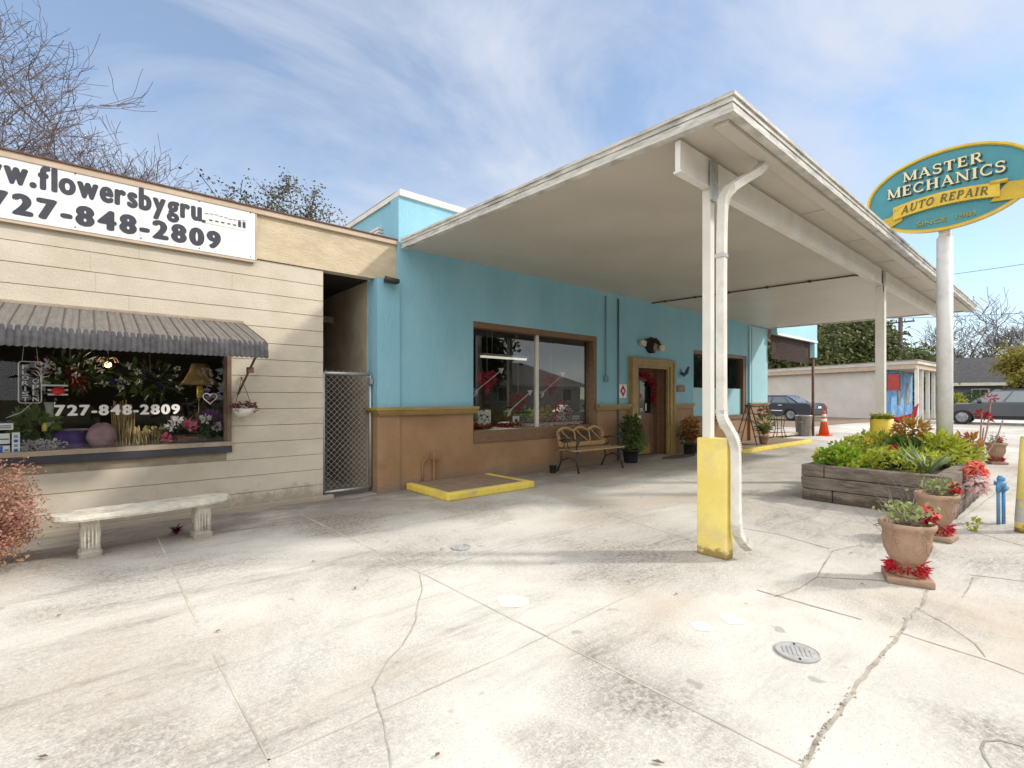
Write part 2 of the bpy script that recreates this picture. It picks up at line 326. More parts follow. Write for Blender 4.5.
# ------------------------------------------------------------------ the ground
def concrete(name, a, b, dark, grain=1.0, wear_shade=()):
    m = bpy.data.materials.new(name); m.use_nodes = True; t = m.node_tree; p = t.nodes['Principled BSDF']
    p.inputs['Roughness'].default_value = .85; p.inputs['Specular IOR Level'].default_value = .25
    co = t.nodes.new('ShaderNodeTexCoord'); lk = t.links.new
    def nz(sc, det=6, ro=.6, stretch=None, dist=0):
        n = t.nodes.new('ShaderNodeTexNoise'); n.inputs['Scale'].default_value = sc; n.inputs['Detail'].default_value = det; n.inputs['Roughness'].default_value = ro; n.inputs['Distortion'].default_value = dist
        if stretch:
            q = t.nodes.new('ShaderNodeMapping'); q.inputs['Scale'].default_value = stretch; q.inputs['Rotation'].default_value = (0, 0, .12); lk(co.outputs['Object'], q.inputs[0]); lk(q.outputs[0], n.inputs['Vector'])
        else: lk(co.outputs['Object'], n.inputs['Vector'])
        return n.outputs['Fac']
    def rng(v, lo, hi, t0=0., t1=1.):
        r = t.nodes.new('ShaderNodeMapRange'); r.inputs[1].default_value = lo; r.inputs[2].default_value = hi; r.inputs[3].default_value = t0; r.inputs[4].default_value = t1; lk(v, r.inputs[0]); return r.outputs[0]
    def mul(u, v):
        q = t.nodes.new('ShaderNodeMath'); q.operation = 'MULTIPLY'; lk(u, q.inputs[0])
        if isinstance(v, float): q.inputs[1].default_value = v
        else: lk(v, q.inputs[1])
        return q.outputs[0]
    def mix(f, A, B):
        x = t.nodes.new('ShaderNodeMix'); x.data_type = 'RGBA'; lk(f, x.inputs['Factor'])
        for k, c in (('A', A), ('B', B)):
            if isinstance(c, tuple): x.inputs[k].default_value = (*c, 1)
            else: lk(c, x.inputs[k])
        return x.outputs['Result']
    col = mix(rng(nz(.55, 4), .35, .65), a, b)
    blot = rng(nz(.62, 10, .76, None, .6), .42, .64); fine = rng(nz(30, 5, .8), .38, .60)
    zone = rng(nz(.26, 3, .5, None, .4), .40, .58, .14, .70)
    if wear_shade:                                     # soft-edged wear; canopy and post shade is put into the colour too
        wn_ = t.nodes.new('ShaderNodeTexNoise'); wn_.inputs['Scale'].default_value = 1.1; wn_.inputs['Detail'].default_value = 6; lk(co.outputs['Object'], wn_.inputs['Vector'])
        vm = t.nodes.new('ShaderNodeVectorMath'); vm.operation = 'MULTIPLY_ADD'; lk(wn_.outputs['Color'], vm.inputs[0]); vm.inputs[1].default_value = (1.3, 1.3, 0); ad = t.nodes.new('ShaderNodeVectorMath'); ad.operation = 'ADD'; ad.inputs[1].default_value = (-.65, -.65, 0); lk(co.outputs['Object'], ad.inputs[0]); lk(ad.outputs[0], vm.inputs[2])
        for (wx_, wy_), wr_, ws_ in wear_shade:
            ds_ = t.nodes.new('ShaderNodeVectorMath'); ds_.operation = 'DISTANCE'; lk(vm.outputs[0], ds_.inputs[0]); ds_.inputs[1].default_value = (wx_, wy_, 0)
            g_ = rng(ds_.outputs['Value'], wr_ * 1.25, wr_ * .35, 0., ws_); mm = t.nodes.new('ShaderNodeMath'); mm.operation = 'MAXIMUM'; lk(zone, mm.inputs[0]); lk(g_, mm.inputs[1]); zone = mm.outputs[0]
    col = mix(mul(mul(mul(blot, fine), zone), 1.0 * grain), col, dark)                        # speckled grey wear, with the zones' painted shade
    streak = mul(rng(nz(1.3, 7, .68, (.55, 2.6, 1), .5), .52, .70), rng(nz(9, 6, .7, (.5, 2.2, 1)), .36, .60))
    col = mix(mul(mul(streak, zone), .95 * grain), col, (dark[0] * .9, dark[1] * .88, dark[2] * .82))
    col = mix(mul(rng(nz(.42, 6, .6, None, .6), .50, .66), .60), col, (.47, .365, .25))               # buff stain
    # grime along the shop fronts, with the canopy's shade put into the colour
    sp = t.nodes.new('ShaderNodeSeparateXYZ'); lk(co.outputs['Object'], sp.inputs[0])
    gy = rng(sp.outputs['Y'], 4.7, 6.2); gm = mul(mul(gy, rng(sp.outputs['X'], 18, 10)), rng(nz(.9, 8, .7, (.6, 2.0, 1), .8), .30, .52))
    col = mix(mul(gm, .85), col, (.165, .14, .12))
    spots = rng(nz(5.5, 2, .5), .70, .74); col = mix(mul(spots, .5), col, (.24, .21, .18))
    grit = rng(nz(75, 4, .85), .40, .66); col = mix(mul(mul(mul(grit, zone), .75), grain), col, (.27, .235, .195))
    pit = rng(nz(120, 2, .5), .63, .70); col = mix(mul(pit, .45 * grain), col, (.22, .20, .18))
    lk(col, p.inputs['Base Color'])
    bp = t.nodes.new('ShaderNodeBump'); bp.inputs['Strength'].default_value = .35; bp.inputs['Distance'].default_value = .012
    lk(nz(38, 6, .7), bp.inputs['Height']); lk(bp.outputs[0], p.inputs['Normal'])
    return m
WEAR_SHADE = [((gp(x_, y_).x, gp(x_, y_).y), r_, s_) for x_, y_, r_, s_ in ((110, 745, .55, .8), (330, 735, .42, .6), (620, 665, .55, .85), (560, 750, .35, .8), (640, 568, .8, .9), (200, 533, 1.0, 1), (330, 520, .8, 1), (40, 560, .7, .8), (835, 592, .5, .8), (700, 735, .3, .6), (480, 505, .9, .8), (60, 620, .45, .6), (945, 620, .4, .7), (560, 480, 1.3, .8), (780, 500, 1.2, .7), (960, 735, .3, .6), (240, 585, .5, .5), (400, 620, .35, .55))]
M['lot'] = concrete('lot_concrete', (.70, .67, .605), (.58, .55, .49), (.13, .113, .096), 1.4, WEAR_SHADE)
M['walk'] = concrete('walk_concrete', (.63, .61, .57), (.57, .55, .51), (.36, .345, .33), .75)
M['land'] = pm('dry_grass_land', (.20, .17, .09), (.12, .13, .05), .5, .95, .4, 8, c3=(.26, .21, .13), s3=.2)
M['dirt'] = pm('dirt', (.28, .21, .14), (.17, .12, .08), 1.6, .95, .5, 14, c3=(.12, .10, .05), s3=4)
M['crack'] = pm('crack_fill', (.25, .215, .17), (.50, .45, .37), 6, .95)
M['crack_soft'] = pm('joint_fill', (.36, .32, .265), (.60, .545, .45), 3.5, .95)

def sheet(name, poly, z, mat, parent=None):
    mb = MB(); mb.face([V(x, y, z) for x, y in poly]); return tag(mb.build(name, mat, parent), kind='structure')
sheet('land', [(-500, -500), (700, -500), (700, 600), (-500, 600)], -.03, M['land'])
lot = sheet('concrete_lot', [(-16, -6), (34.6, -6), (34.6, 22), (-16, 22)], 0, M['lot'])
sheet('street', [(-200, -15), (300, -15), (300, -7.2), (-200, -7.2)], -.012, M['asphalt'])
sheet('far_street', [(34.75, -60), (44.5, -60), (44.5, 8.2), (34.75, 8.2)], -.010, M['walk'])
def strip(pts, w, jit=0.0, sub=6, z=.0018, mb=None):
    mb = mb or MB(); P = []
    for a, b in zip(pts, pts[1:]):
        n = max(1, int((b - a).length / .05)) if jit else sub
        for i in range(n): P.append(a.lerp(b, i / n))
    P.append(pts[-1]); prev = None
    for i, p in enumerate(P):
        t = (P[min(i + 1, len(P) - 1)] - P[max(i - 1, 0)]).normalized(); nn = V(-t.y, t.x, 0)
        off = (mnoise.noise(p * 3.1) * jit * 2.2 + mnoise.noise(p * 11) * jit) if jit else 0
        ww = w * (.65 + .8 * abs(mnoise.noise(p * 6.3))) if jit else w * (.7 + .5 * abs(mnoise.noise(p * 2)))
        c = p + nn * off; cur = (c + nn * ww / 2, c - nn * ww / 2)
        if prev: mb.face([V(prev[0].x, prev[0].y, z), V(prev[1].x, prev[1].y, z), V(cur[1].x, cur[1].y, z), V(cur[0].x, cur[0].y, z)])
        prev = cur
    return mb
def G(*pts): return [gp(*p) for p in pts]
mb = MB()
for pts, w in (([(300, 514), (420, 572.5)], .016), ([(496, 611), (812, 770)], .014), ([(157.5, 537.5), (197.5, 622.5)], .016), ([(213, 653), (275, 772)], .012),
               ([(275, 757.5), (512, 652.5)], .013), ([(512, 652.5), (677, 572)], .009), ([(220, 780), (275, 757.5)], .012), ([(422, 572), (520, 545)], .012), ([(160, 541), (300, 514)], .009),
               ([(520, 545), (640, 512)], .010), ([(420, 572.5), (496, 611)], .010), ([(540, 492), (690, 540)], .010), ([(640, 512), (700, 500)], .010), ([(745, 480), (800, 470)], .015), ([(640, 470), (760, 500), (840, 520)], .014)):
    strip(G(*pts), w, 0.0, 40, mb=mb)
tag(mb.build('pavement_joints', M['crack_soft'], lot), kind='structure')
mb = MB()
for pts, w, j in (([(420, 572), (421, 590), (415, 620), (402, 645), (388, 660), (374, 687), (380, 712), (386, 740), (393, 772)], .007, .006),
                  ([(930.8, 588.5), (915.9, 607.4), (901, 631.8), (875.2, 664.3), (856, 687), (842, 706), (826, 728), (806, 758), (798, 775)], .020, .011),
                  ([(915.9, 608), (948, 625), (975.5, 644), (986, 657.5)], .007, .003), ([(901, 633), (986, 660), (1024, 674), (1060, 686)], .010, .004),
                  ([(970, 575), (1013, 580), (1040, 583)], .016, .006), ([(972.8, 577.6), (964.7, 598)], .012, .006), ([(757, 590), (792, 600), (862, 620)], .016, .006),
                  ([(817, 577), (887, 581)], .020, .008), ([(817, 577), (832, 551), (862, 545)], .012, .006), ([(817, 577), (800, 588), (775, 597)], .012, .006), ([(1024, 747), (1000, 741), (985, 742), (981.8, 748), (985, 758), (993, 770)], .008, .003),
                  ([(742, 528), (780, 535), (830, 549)], .012, .005), ([(850, 505), (880, 530), (905, 560)], .010, .005), ([(150, 520), (90, 537), (0, 552)], .022, .008),
                  ([(960, 520), (1000, 490), (1010, 480)], .014, .006), ([(940, 505), (968, 530), (1024, 546)], .012, .006)):
    strip(G(*pts), w, j, z=.0026, mb=mb)
tag(mb.build('pavement_cracks', M['crack'], lot), kind='structure')
mb = MB()
for i in range(90):                              # crumbs of gravel along the widest crack
    t = rnd.random(); a, b = rnd.choice([((915.9, 607.4), (875.2, 664.3)), ((856, 687), (826, 728)), ((826, 728), (800, 770)), ((826, 728), (800, 770))])
    p = gp(a[0] + (b[0] - a[0]) * t + rnd.gauss(0, 3.5), a[1] + (b[1] - a[1]) * t); mb.ball(p + V(0, 0, .004), rnd.uniform(.002, .006), 5, (1, 1, .6), .3)
tag(mb.build('crack_gravel', M['crack'], lot), kind='stuff')
M['patch'] = pm('pale_patch', (.76, .71, .62), (.68, .62, .53), 9, .85, .2, 60)
def disc(c, r, n=28, z=.006, sy=1.0, a=0):
    return [V(c.x + math.cos(a) * r * math.cos(q) - math.sin(a) * r * sy * math.sin(q), c.y + math.sin(a) * r * math.cos(q) + math.cos(a) * r * sy * math.sin(q), z) for q in [2 * math.pi * k / n for k in range(n)]]
mb = MB()
for px, py, r in ((703, 627, .06), (733, 620, .065), (512, 601, .10)):
    c = gp(px, py); n = 26; mb.face([V(c.x + r * (1 + .14 * math.sin(3 * q + px)) * math.cos(q), c.y + r * (1 + .12 * math.sin(2 * q + py)) * math.sin(q), .0015) for q in [2 * math.pi * k / n for k in range(n)]])
tag(mb.build('cement_patches', M['patch'], lot), kind='structure')
# dirt along the far building, and the strip of walk by the kerb
sheet('dirt_strip', [(24.5, 8.4), (31, 8.0), (35, 7.2), (41, 5.6), (46, 5.2), (46, 30), (24, 30)], .006, M['dirt'])
mb = MB(); mb.box(34.6, 34.75, -60, 6.4, -.02, .10); tag(mb.build('kerb', M['white'], None), kind='structure')

# manhole covers
for (px, py, r, name, lab) in ((797, 653, .104, 'manhole_cover', 'larger round iron utility cover with two slots, in the pavement before the nearest urn'),
                               (461, 548, .085, 'manhole_cover', 'small round iron drain cover near the yellow kerbed pad')):
    c = gp(px, py); t = thing(name, lab, 'manhole cover', (c.x, c.y, 0), .5)
    a = MB(); a.lathe([(r, .002), (r, .010), (r * .96, .012), (r * .93, .009)], n=40, smooth=False); a.build('rim', pm('iron_rim', (.40, .39, .37), (.30, .29, .28), 14, .7), t)
    a = MB()
    a.lathe([(r * .925, .003), (r * .925, .009), (0, .0095)], n=40, smooth=False)
    for k in range(7): y = -r * .6 + k * r * .2; hw = math.sqrt(max(0, (r * .8) ** 2 - y * y)) * .6; a.box(-hw, hw, y - r * .03, y + r * .03, .009, .0125)
    a.build('lid', pm('iron_lid', (.46, .45, .43), (.33, .32, .31), 24, .7), t)
    a = MB()
    for sx in (-1, 1): a.box(sx * r * .78 - r * .10, sx * r * .78 + r * .10, -r * .05, r * .05, .0096, .0104)
    a.build('pick_slot', M['rubber'], t)

# ------------------------------------------------------------------ letters
def text_mesh(txt, bold=0.0):
    c = bpy.data.curves.new('t', 'FONT'); c.body = txt; c.size = 1; c.offset = bold; c.resolution_u = 4
    o = bpy.data.objects.new('t', c); COL.objects.link(o); bpy.context.view_layer.update()
    dg = bpy.context.evaluated_depsgraph_get(); me = bpy.data.meshes.new_from_object(o.evaluated_get(dg)); bpy.data.objects.remove(o); bpy.data.curves.remove(c); return me
def lettering(name, txt, o, xd, yd, w, h, mat, parent, bold=0.0, depth=.004, world=True, fat=0.0):
    """text fitted into a w by h box whose lower left corner is o; xd runs along the line, yd up"""
    me = text_mesh(txt, bold); vs = [v.co for v in me.vertices]
    x0 = min(v.x for v in vs); x1 = max(v.x for v in vs); y0 = min(v.y for v in vs); y1 = max(v.y for v in vs)
    o = Vector(o); xd = Vector(xd); yd = Vector(yd); nn = xd.cross(yd)
    b = MB(); b.bm.from_mesh(me); bpy.data.meshes.remove(me)
    for v in b.bm.verts: q = v.co.copy(); v.co = o + xd * ((q.x - x0) / (x1 - x0) * w) + yd * ((q.y - y0) / (y1 - y0) * h)
    if fat:
        src = b.bm.copy(); sv = [v.co.copy() for v in src.verts]; sf = [[v.index for v in f.verts] for f in src.faces]
        for n_, (fx, fy) in enumerate(((-1, 0), (1, 0), (-.7, .7), (.7, .7), (-.7, -.7), (.7, -.7), (0, 1), (0, -1))):
            nv = [b.bm.verts.new(p + xd * fat * fx + yd * fat * fy * .55 + nn * (.00012 * (n_ + 1))) for p in sv]
            for f in sf: b.bm.faces.new([nv[k] for k in f])
        src.free()
    ext = bmesh.ops.extrude_face_region(b.bm, geom=list(b.bm.faces)); bmesh.ops.translate(b.bm, verts=[e for e in ext['geom'] if isinstance(e, bmesh.types.BMVert)], vec=nn * depth)
    return b.build(name, mat, parent, world=world)
def block_text(name, txt, o, xd, yd, w, h, mat, parent, fat=.1, gap=.16, depth=.002, kx=None):
    """heavy close-set lettering: every character thickened by fat (a share of its height) and set with even gaps"""
    o, xd, yd = Vector(o), Vector(xd), Vector(yd); nn = xd.cross(yd); parts = []; ylo, yhi = 9, -9; xs = 0
    for ch in txt:
        me = text_mesh(ch, .0); vs = [v.co.copy() for v in me.vertices]; fs = [list(p.vertices) for p in me.polygons]; bpy.data.meshes.remove(me)
        x0 = min(v.x for v in vs); x1 = max(v.x for v in vs); ylo = min(ylo, min(v.y for v in vs)); yhi = max(yhi, max(v.y for v in vs)); k = (kx or {}).get(ch, 1.0)
        parts.append((xs, x0, k, vs, fs)); xs += (x1 - x0) * k + 2 * fat + gap
    tot = xs - gap; sx = w / tot; sy = h / (yhi - ylo + 2 * fat * .6); b = MB()
    for px_, x0, k, vs, fs in parts:
        for n_, (fx, fy) in enumerate(((0, 0), (-1, 0), (1, 0), (-.7, .7), (.7, .7), (-.7, -.7), (.7, -.7), (0, 1), (0, -1))):
            nv = [b.bm.verts.new(o + xd * ((px_ + fat + (v.x - x0) * k + fat * fx) * sx) + yd * ((v.y - ylo + fat * .6 * (1 + fy)) * sy) + nn * (.0001 * n_)) for v in vs]
            for f in fs: b.bm.faces.new([nv[q] for q in f])
    ext = bmesh.ops.extrude_face_region(b.bm, geom=list(b.bm.faces)); bmesh.ops.translate(b.bm, verts=[e for e in ext['geom'] if isinstance(e, bmesh.types.BMVert)], vec=nn * depth)
    return b.build(name, mat, parent, world=True)
XA, ZA = V(1, 0, 0), V(0, 0, 1)

# ------------------------------------------------------------------ the flower shop (beige)
YB = 6.52; XC = 2.35
shop = thing('flower_shop', 'long beige block shop with grooved walls and a display window under a ribbed awning', 'shop building', (-2.3, YB, 0))
def P(mb, name, mat, parent, **k): return mb.build(name, mat, parent, world=True, **k)
wx0, wx1, wz0, wz1 = -2.6, 1.235, .775, 1.99        # display window opening
def courses():
    mb = MB(); zs = [-.005] + [.195 + .2 * k for k in range(14)] + [3.0]; r2 = random.Random(3)
    for z0, z1 in zip(zs, zs[1:]):
        segs = []
        if z1 <= wz0 + .02 or z0 >= wz1 - .02: segs = [(-7, XC)]
        else: segs = [(-7, wx0), (wx1, XC)]
        for a, b in segs:
            x = a
            while x < b - 1e-6:
                e = min(b, x + r2.choice((1.2, 1.6, 2.0)) + r2.random() * .2)
                if b - e < .5: e = b
                yy = YB + r2.uniform(-.0012, .0012)
                mb.box(x + (.0008 if x > a else 0), e - (.0008 if e < b else 0), yy, YB + .2, max(z0, 0) + .0035, z1 - .0035); x = e
    return mb
mb = MB()
mb.box(-7, wx0, YB + .01, YB + .2, 0, 3.0); mb.box(wx1, XC - .004, YB + .01, YB + .2, 0, 3.0); mb.box(wx0, wx1, YB + .01, YB + .2, 0, wz0 - .0); mb.box(wx0, wx1, YB + .01, YB + .2, wz1, 3.0)
P(mb, 'wall_joints', M['groove'], shop)
P(courses(), 'wall', M['beige'], shop)
mb = MB(); mb.box(XC - .2, XC - .002, YB + .2, 15, 0, 3.0); mb.box(-7, -6.8, YB + .2, 15, 0, 3.0); mb.box(-7, XC, 15, 15.2, 0, 3.4); P(mb, 'side_wall', M['beige_stucco'], shop)
mb = MB(); mb.box(-7, XC + .12, YB - .07, YB + .0, -.01, .055); P(mb, 'footing', M['beige'], shop, bevel=.012)
mb = MB(); mb.box(-7.05, 3.425, YB - .02, YB + .14, 3.005, 3.535); P(mb, 'parapet', M['beige_stucco'], shop)
mb = MB(); mb.box(-7.1, 3.42, YB - .06, YB + .2, 3.535, 3.60); P(mb, 'parapet_cap', M['beige_cap'], shop, bevel=.006)
mb = MB(); mb.box(-7.1, 3.415, YB - .075, YB + .21, 3.60, 3.615); P(mb, 'roof_edge', M['rust'], shop)
mb = MB(); mb.box(-7, XC, YB + .14, 15, 3.0, 3.35); P(mb, 'roof', M['beige_trim'], shop)
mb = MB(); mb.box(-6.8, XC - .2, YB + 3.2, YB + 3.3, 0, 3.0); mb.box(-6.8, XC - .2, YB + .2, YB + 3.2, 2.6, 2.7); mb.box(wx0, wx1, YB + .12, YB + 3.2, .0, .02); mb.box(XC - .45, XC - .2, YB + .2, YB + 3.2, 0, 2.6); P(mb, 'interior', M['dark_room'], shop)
# window
mb = MB()
mb.box(wx0, wx1 + .05, YB - .035, YB + .1, wz0 - .005, wz0 + .045); P(mb, 'window_sill', M['beige_trim'], shop, bevel=.004)
mb = MB(); mb.box(wx0, wx1 + .05, YB - .040, YB + .05, wz0 - .080, wz0 - .008); P(mb, 'sill_board', pm('black_sill', (.035, .035, .045), (.05, .05, .06), 6, .5), shop, bevel=.004)
mb = MB(); mb.box(wx1, wx1 + .045, YB - .03, YB + .1, wz0 + .045, wz1 + .03); mb.box(wx0, wx1, YB - .03, YB + .1, wz1, wz1 + .04); mb.box(wx1 - .02, wx1, YB + .0, YB + .08, wz0 + .045, wz1); P(mb, 'window_frame', pm('bronze_frame', (.22, .15, .10), (.15, .10, .07), 9, .4, metal=.2), shop)
mb = MB(); mb.box(wx0, wx1 - .02, YB + .030, YB + .036, wz0 + .045, wz1); pane = P(mb, 'window_pane', M['glass'], shop)
a = wp(54, 411.5, YB + .028); b = wp(180, 411, YB + .028)
block_text('lettering', '727-848-2809', V(a.x, YB + .028, 1.148), XA, ZA, b.x - a.x, .110, M['white_text'], pane, fat=.055, gap=.07, depth=.001, kx={'-': .8})
# the corner beam over the alley gate, with a dark camera on it
mb = MB(); mb.box(XC, 3.05, 8.0, 8.1, 2.55, 2.65); mb.box(XC, 3.05, 10.0, 10.12, 2.55, 2.65); mb.bar((2.40, 6.9, 2.72), (3.02, 9.0, 2.92), .05); P(mb, 'alley_beam', M['beige_trim'], shop)
mb = MB(); mb.box(XC - .001, 3.05, 13.2, 13.4, 0, 3.0); P(mb, 'alley_end_wall', M['beige_stucco'], shop)
mb = MB(); mb.box(XC, 3.06, YB + .2, 15, 3.003, 3.05); P(mb, 'alley_cover', M['dark_room'], shop)

# ------------------------------------------------------------------ the repair shop (blue and brown)
YP = 6.41; YW = 6.44
garage = thing('repair_shop', 'blue rendered shop with a brown base and gold ledge under the white canopy', 'shop building', (9.7, YW, 0))
ops = [(4.73, 7.83, .59, 2.575), (8.97, 10.56, 0, 2.14), (11.62, 14.62, .74, 2.56)]
LZ = 1.135                                         # where brown meets blue
blue = MB(); br = MB(); x = 3.40
def vseg(x0, x1, z0, z1):
    if z0 < LZ: q_ = MB(); q_.box(x0, x1, YW, YW + .25, z0, min(z1, LZ)); P(q_, 'wall_base', M['brown'], garage)
    if z1 > LZ: blue.box(x0, x1, YW, YW + .25, max(z0, LZ), z1)
for (a, b, z0, z1) in ops:
    vseg(x, a, 0, 4.24)
    if z0 > 0: vseg(a, b, 0, z0)
    vseg(a, b, z1, 4.24); x = b
vseg(x, 15.95, 0, 4.24)
blue.box(3.06, 3.405, YP, YP + .30, LZ, 3.003); q_ = MB(); q_.box(3.06, 3.405, YP, YP + .30, 0, LZ); P(q_, 'pier_base', M['brown'], garage)               # corner pier
blue.box(3.43, 3.68, YW + .25, 15, 3.05, 4.24); blue.box(15.7, 15.95, YW + .25, 15, 0, 4.24); blue.box(3.68, 15.7, 14.8, 15, 0, 4.24)
P(blue, 'wall', M['blue'], garage); br.bm.free()
mb = MB(); mb.box(3.045, 3.35, YP + .30, 15, 0, 3.0); P(mb, 'side_wall', pm('alley_render', (.46, .40, .31), (.33, .28, .215), 2, .9, .3, 20), garage)
mb = MB(); mb.box(14.72, 15.97, YP - .02, YW, 1.19, 3.46); P(mb, 'end_pier', M['blue_light'], garage)
mb = MB(); mb.box(14.72, 15.99, YP - .04, YW, 0, 1.06); P(mb, 'end_pier_base', M['brown'], garage)
mb = MB(); mb.box(3.68, 15.7, YW + .25, 14.8, 3.5, 3.6); P(mb, 'roof', M['white'], garage)
mb = MB(); mb.box(3.40, 16.0, YW - .04, YW + .30, 4.24, 4.33); mb.box(3.40, 3.72, YW + .30, 15, 4.24, 4.33); P(mb, 'parapet_cap', M['white'], garage, bevel=.006)
mb = MB()
for k in range(5): mb.box(3.36 + .0, 3.428, 7.0 + k * .0, 12, 3.70 + k * .05, 3.735 + k * .05)
P(mb, 'wall_flashing', M['white'], garage)
for a, b in ((3.0, 4.76), (7.80, 8.93), (10.60, 11.52), (14.66, 16.04)):
    mb = MB()
    for k, (dz0, dz1, d) in enumerate(((1.085, 1.115, .05), (1.1145, 1.155, .075), (1.1545, 1.195, .105))):
        y0 = (YP if a < 4 else YW) - d; mb.box(a + (.03 * (2 - k) if a < 4 else 0), b, y0, (YP if a < 4 or a > 14 else YW) - .0005, dz0, dz1)
    P(mb, 'ledge', M['gold'], garage)
mb = MB()
for k in range(3): mb.box(3.06 - .03 * k - .02, 3.06, YP - .02, YP + .3, 1.085 + k * .035, 1.12 + k * .035)
P(mb, 'ledge_return', M['gold'], garage)
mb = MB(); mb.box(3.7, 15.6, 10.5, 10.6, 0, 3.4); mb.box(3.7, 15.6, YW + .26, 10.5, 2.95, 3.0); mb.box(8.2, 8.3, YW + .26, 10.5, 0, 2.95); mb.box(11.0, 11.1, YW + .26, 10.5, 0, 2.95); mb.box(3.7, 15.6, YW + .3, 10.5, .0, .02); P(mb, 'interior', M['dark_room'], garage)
# first window: brown wooden frame, two panes, a wide wooden sill panel
a, b, z0, z1 = ops[0]
mb = MB(); mb.box(a, b, YW + .005, YW + .2, z1 - .10, z1 - .001); mb.box(b - .10, b - .001, YW + .005, YW + .2, .80, z1 - .1); mb.box(a + .001, a + .05, YW + .06, YW + .2, .80, z1 - .1); wf = P(mb, 'window_frame', M['brown_wood'], garage, bevel=.004)
mb = MB(); mb.box(a + .0, b - .0, YW - .022, YW + .2, .592, .80); P(mb, 'window_sill', M['brown_wood'], garage, bevel=.006)
xm = wp(537.5, 400, YW + .1).x
mb = MB(); mb.box(xm - .035, xm + .035, YW + .10, YW + .16, .80, z1 - .1); P(mb, 'mullion', M['white'], garage)
for x0, x1 in ((a + .05, xm - .035), (xm + .035, b - .1)):
    mb = MB(); mb.box(x0, x1, YW + .125, YW + .131, .80, z1 - .1); P(mb, 'window_pane', M['glass_refl'], garage)
# second window: dark glass above, painted panel below
a, b, z0, z1 = ops[2]
mb = MB(); mb.box(a, b, YW + .02, YW + .2, z1 - .09, z1 - .001); mb.box(b - .16, b - .001, YW + .02, YW + .2, z0 + .12, z1 - .09); mb.box(a + .001, a + .05, YW + .06, YW + .2, z0 + .12, z1 - .09); mb.box(12.9, 12.98, YW + .1, YW + .18, 1.6, z1 - .09); P(mb, 'window_frame', M['brown_wood'], garage)
mb = MB(); mb.box(a, b, YW - .04, YW + .2, z0, z0 + .12); P(mb, 'window_sill', M['brown_wood'], garage, bevel=.006)
mb = MB(); mb.box(a + .05, b - .16, YW + .09, YW + .15, z0 + .12, 1.60); P(mb, 'painted_panel', M['blue_light'], garage)
for x0, x1 in ((a + .05, 12.9), (12.98, b - .16)):
    mb = MB(); mb.box(x0, x1, YW + .125, YW + .131, 1.60, z1 - .09); P(mb, 'window_pane', M['glass_refl'], garage)
# door
a, b, z0, z1 = ops[1]
mb = MB()
for k, (w, y) in enumerate(((.29, .055), (.21, .085), (.09, .105))):
    o = .10; e = .006 * k; mb.box(a - .08 + e, a - .08 + w, YW - y, YW + .02 * k, .002 + e * .2, z1 + .08 - e); mb.box(b + .08 - w, b + .08 - e, YW - y, YW + .02 * k, .002 + e * .2, z1 + .08 - e); mb.box(a - .08 + w, b + .08 - w, YW - y, YW + .02 * k, z1 + .08 - w * .75, z1 + .08 - e)
P(mb, 'door_frame', M['gold'], garage)
mb = MB(); mb.box(a, a + .14, YW + .05, YW + .30, 0, z1); mb.box(b - .24, b - .02, YW + .05, YW + .34, 0, z1); mb.box(b - .31, b - .24, YW + .15, YW + .34, 0, z1); mb.box(a + .14, b - .31, YW + .05, YW + .34, z1 - .12, z1); P(mb, 'door_jamb', M['brown_wood'], garage)
dx0, dx1, dy = a + .14, b - .31, YW + .26
M['door'] = pm('door_paint', (.21, .13, .085), (.17, .10, .065), 5, .45, .05)
mb = MB()
def panels(mb):
    mb.box(dx0, dx1, dy + .012, dy + .04, .02, z1 - .12)                          # core
    for x0, x1, q0, q1 in ((dx0, dx0 + .12, .02, z1 - .12), (dx1 - .12, dx1, .02, z1 - .12), (dx0 + .12, dx1 - .12, .02, .20), (dx0 + .12, dx1 - .12, .82, .98), (dx0 + .12, dx1 - .12, 1.72, z1 - .12), (dx0 + .51, dx0 + .58, .98, 1.72)):
        mb.box(x0, x1, dy, dy + .012, q0, q1)
panels(mb); door = P(mb, 'door', M['door'], garage)
for x0, x1 in ((dx0 + .12, dx0 + .51), (dx0 + .58, dx1 - .12)):
    mb = MB(); mb.box(x0, x1, dy + .004, dy + .010, .98, 1.72); P(mb, 'door_pane', pm('door_glass', (.012, .012, .014), None, rough=.08, spec=.6), door)
mb = MB(); mb.box(dx0 + .32, dx0 + .62, dy - .006, dy - .001, .855, .925); P(mb, 'mail_slot', M['cream'], door)
mb = MB(); mb.box(dx0 + .10, dx1 - .16, dy - .006, dy - .001, .04, .25); P(mb, 'kick_plate', M['gold'], door)
mb = MB(); mb.tube([(dx1 - .05, dy, .95), (dx1 - .05, dy - .06, .97), (dx1 - .05, dy - .06, 1.12), (dx1 - .05, dy, 1.14)], .011, 6); P(mb, 'door_handle', M['dark_metal'], door)
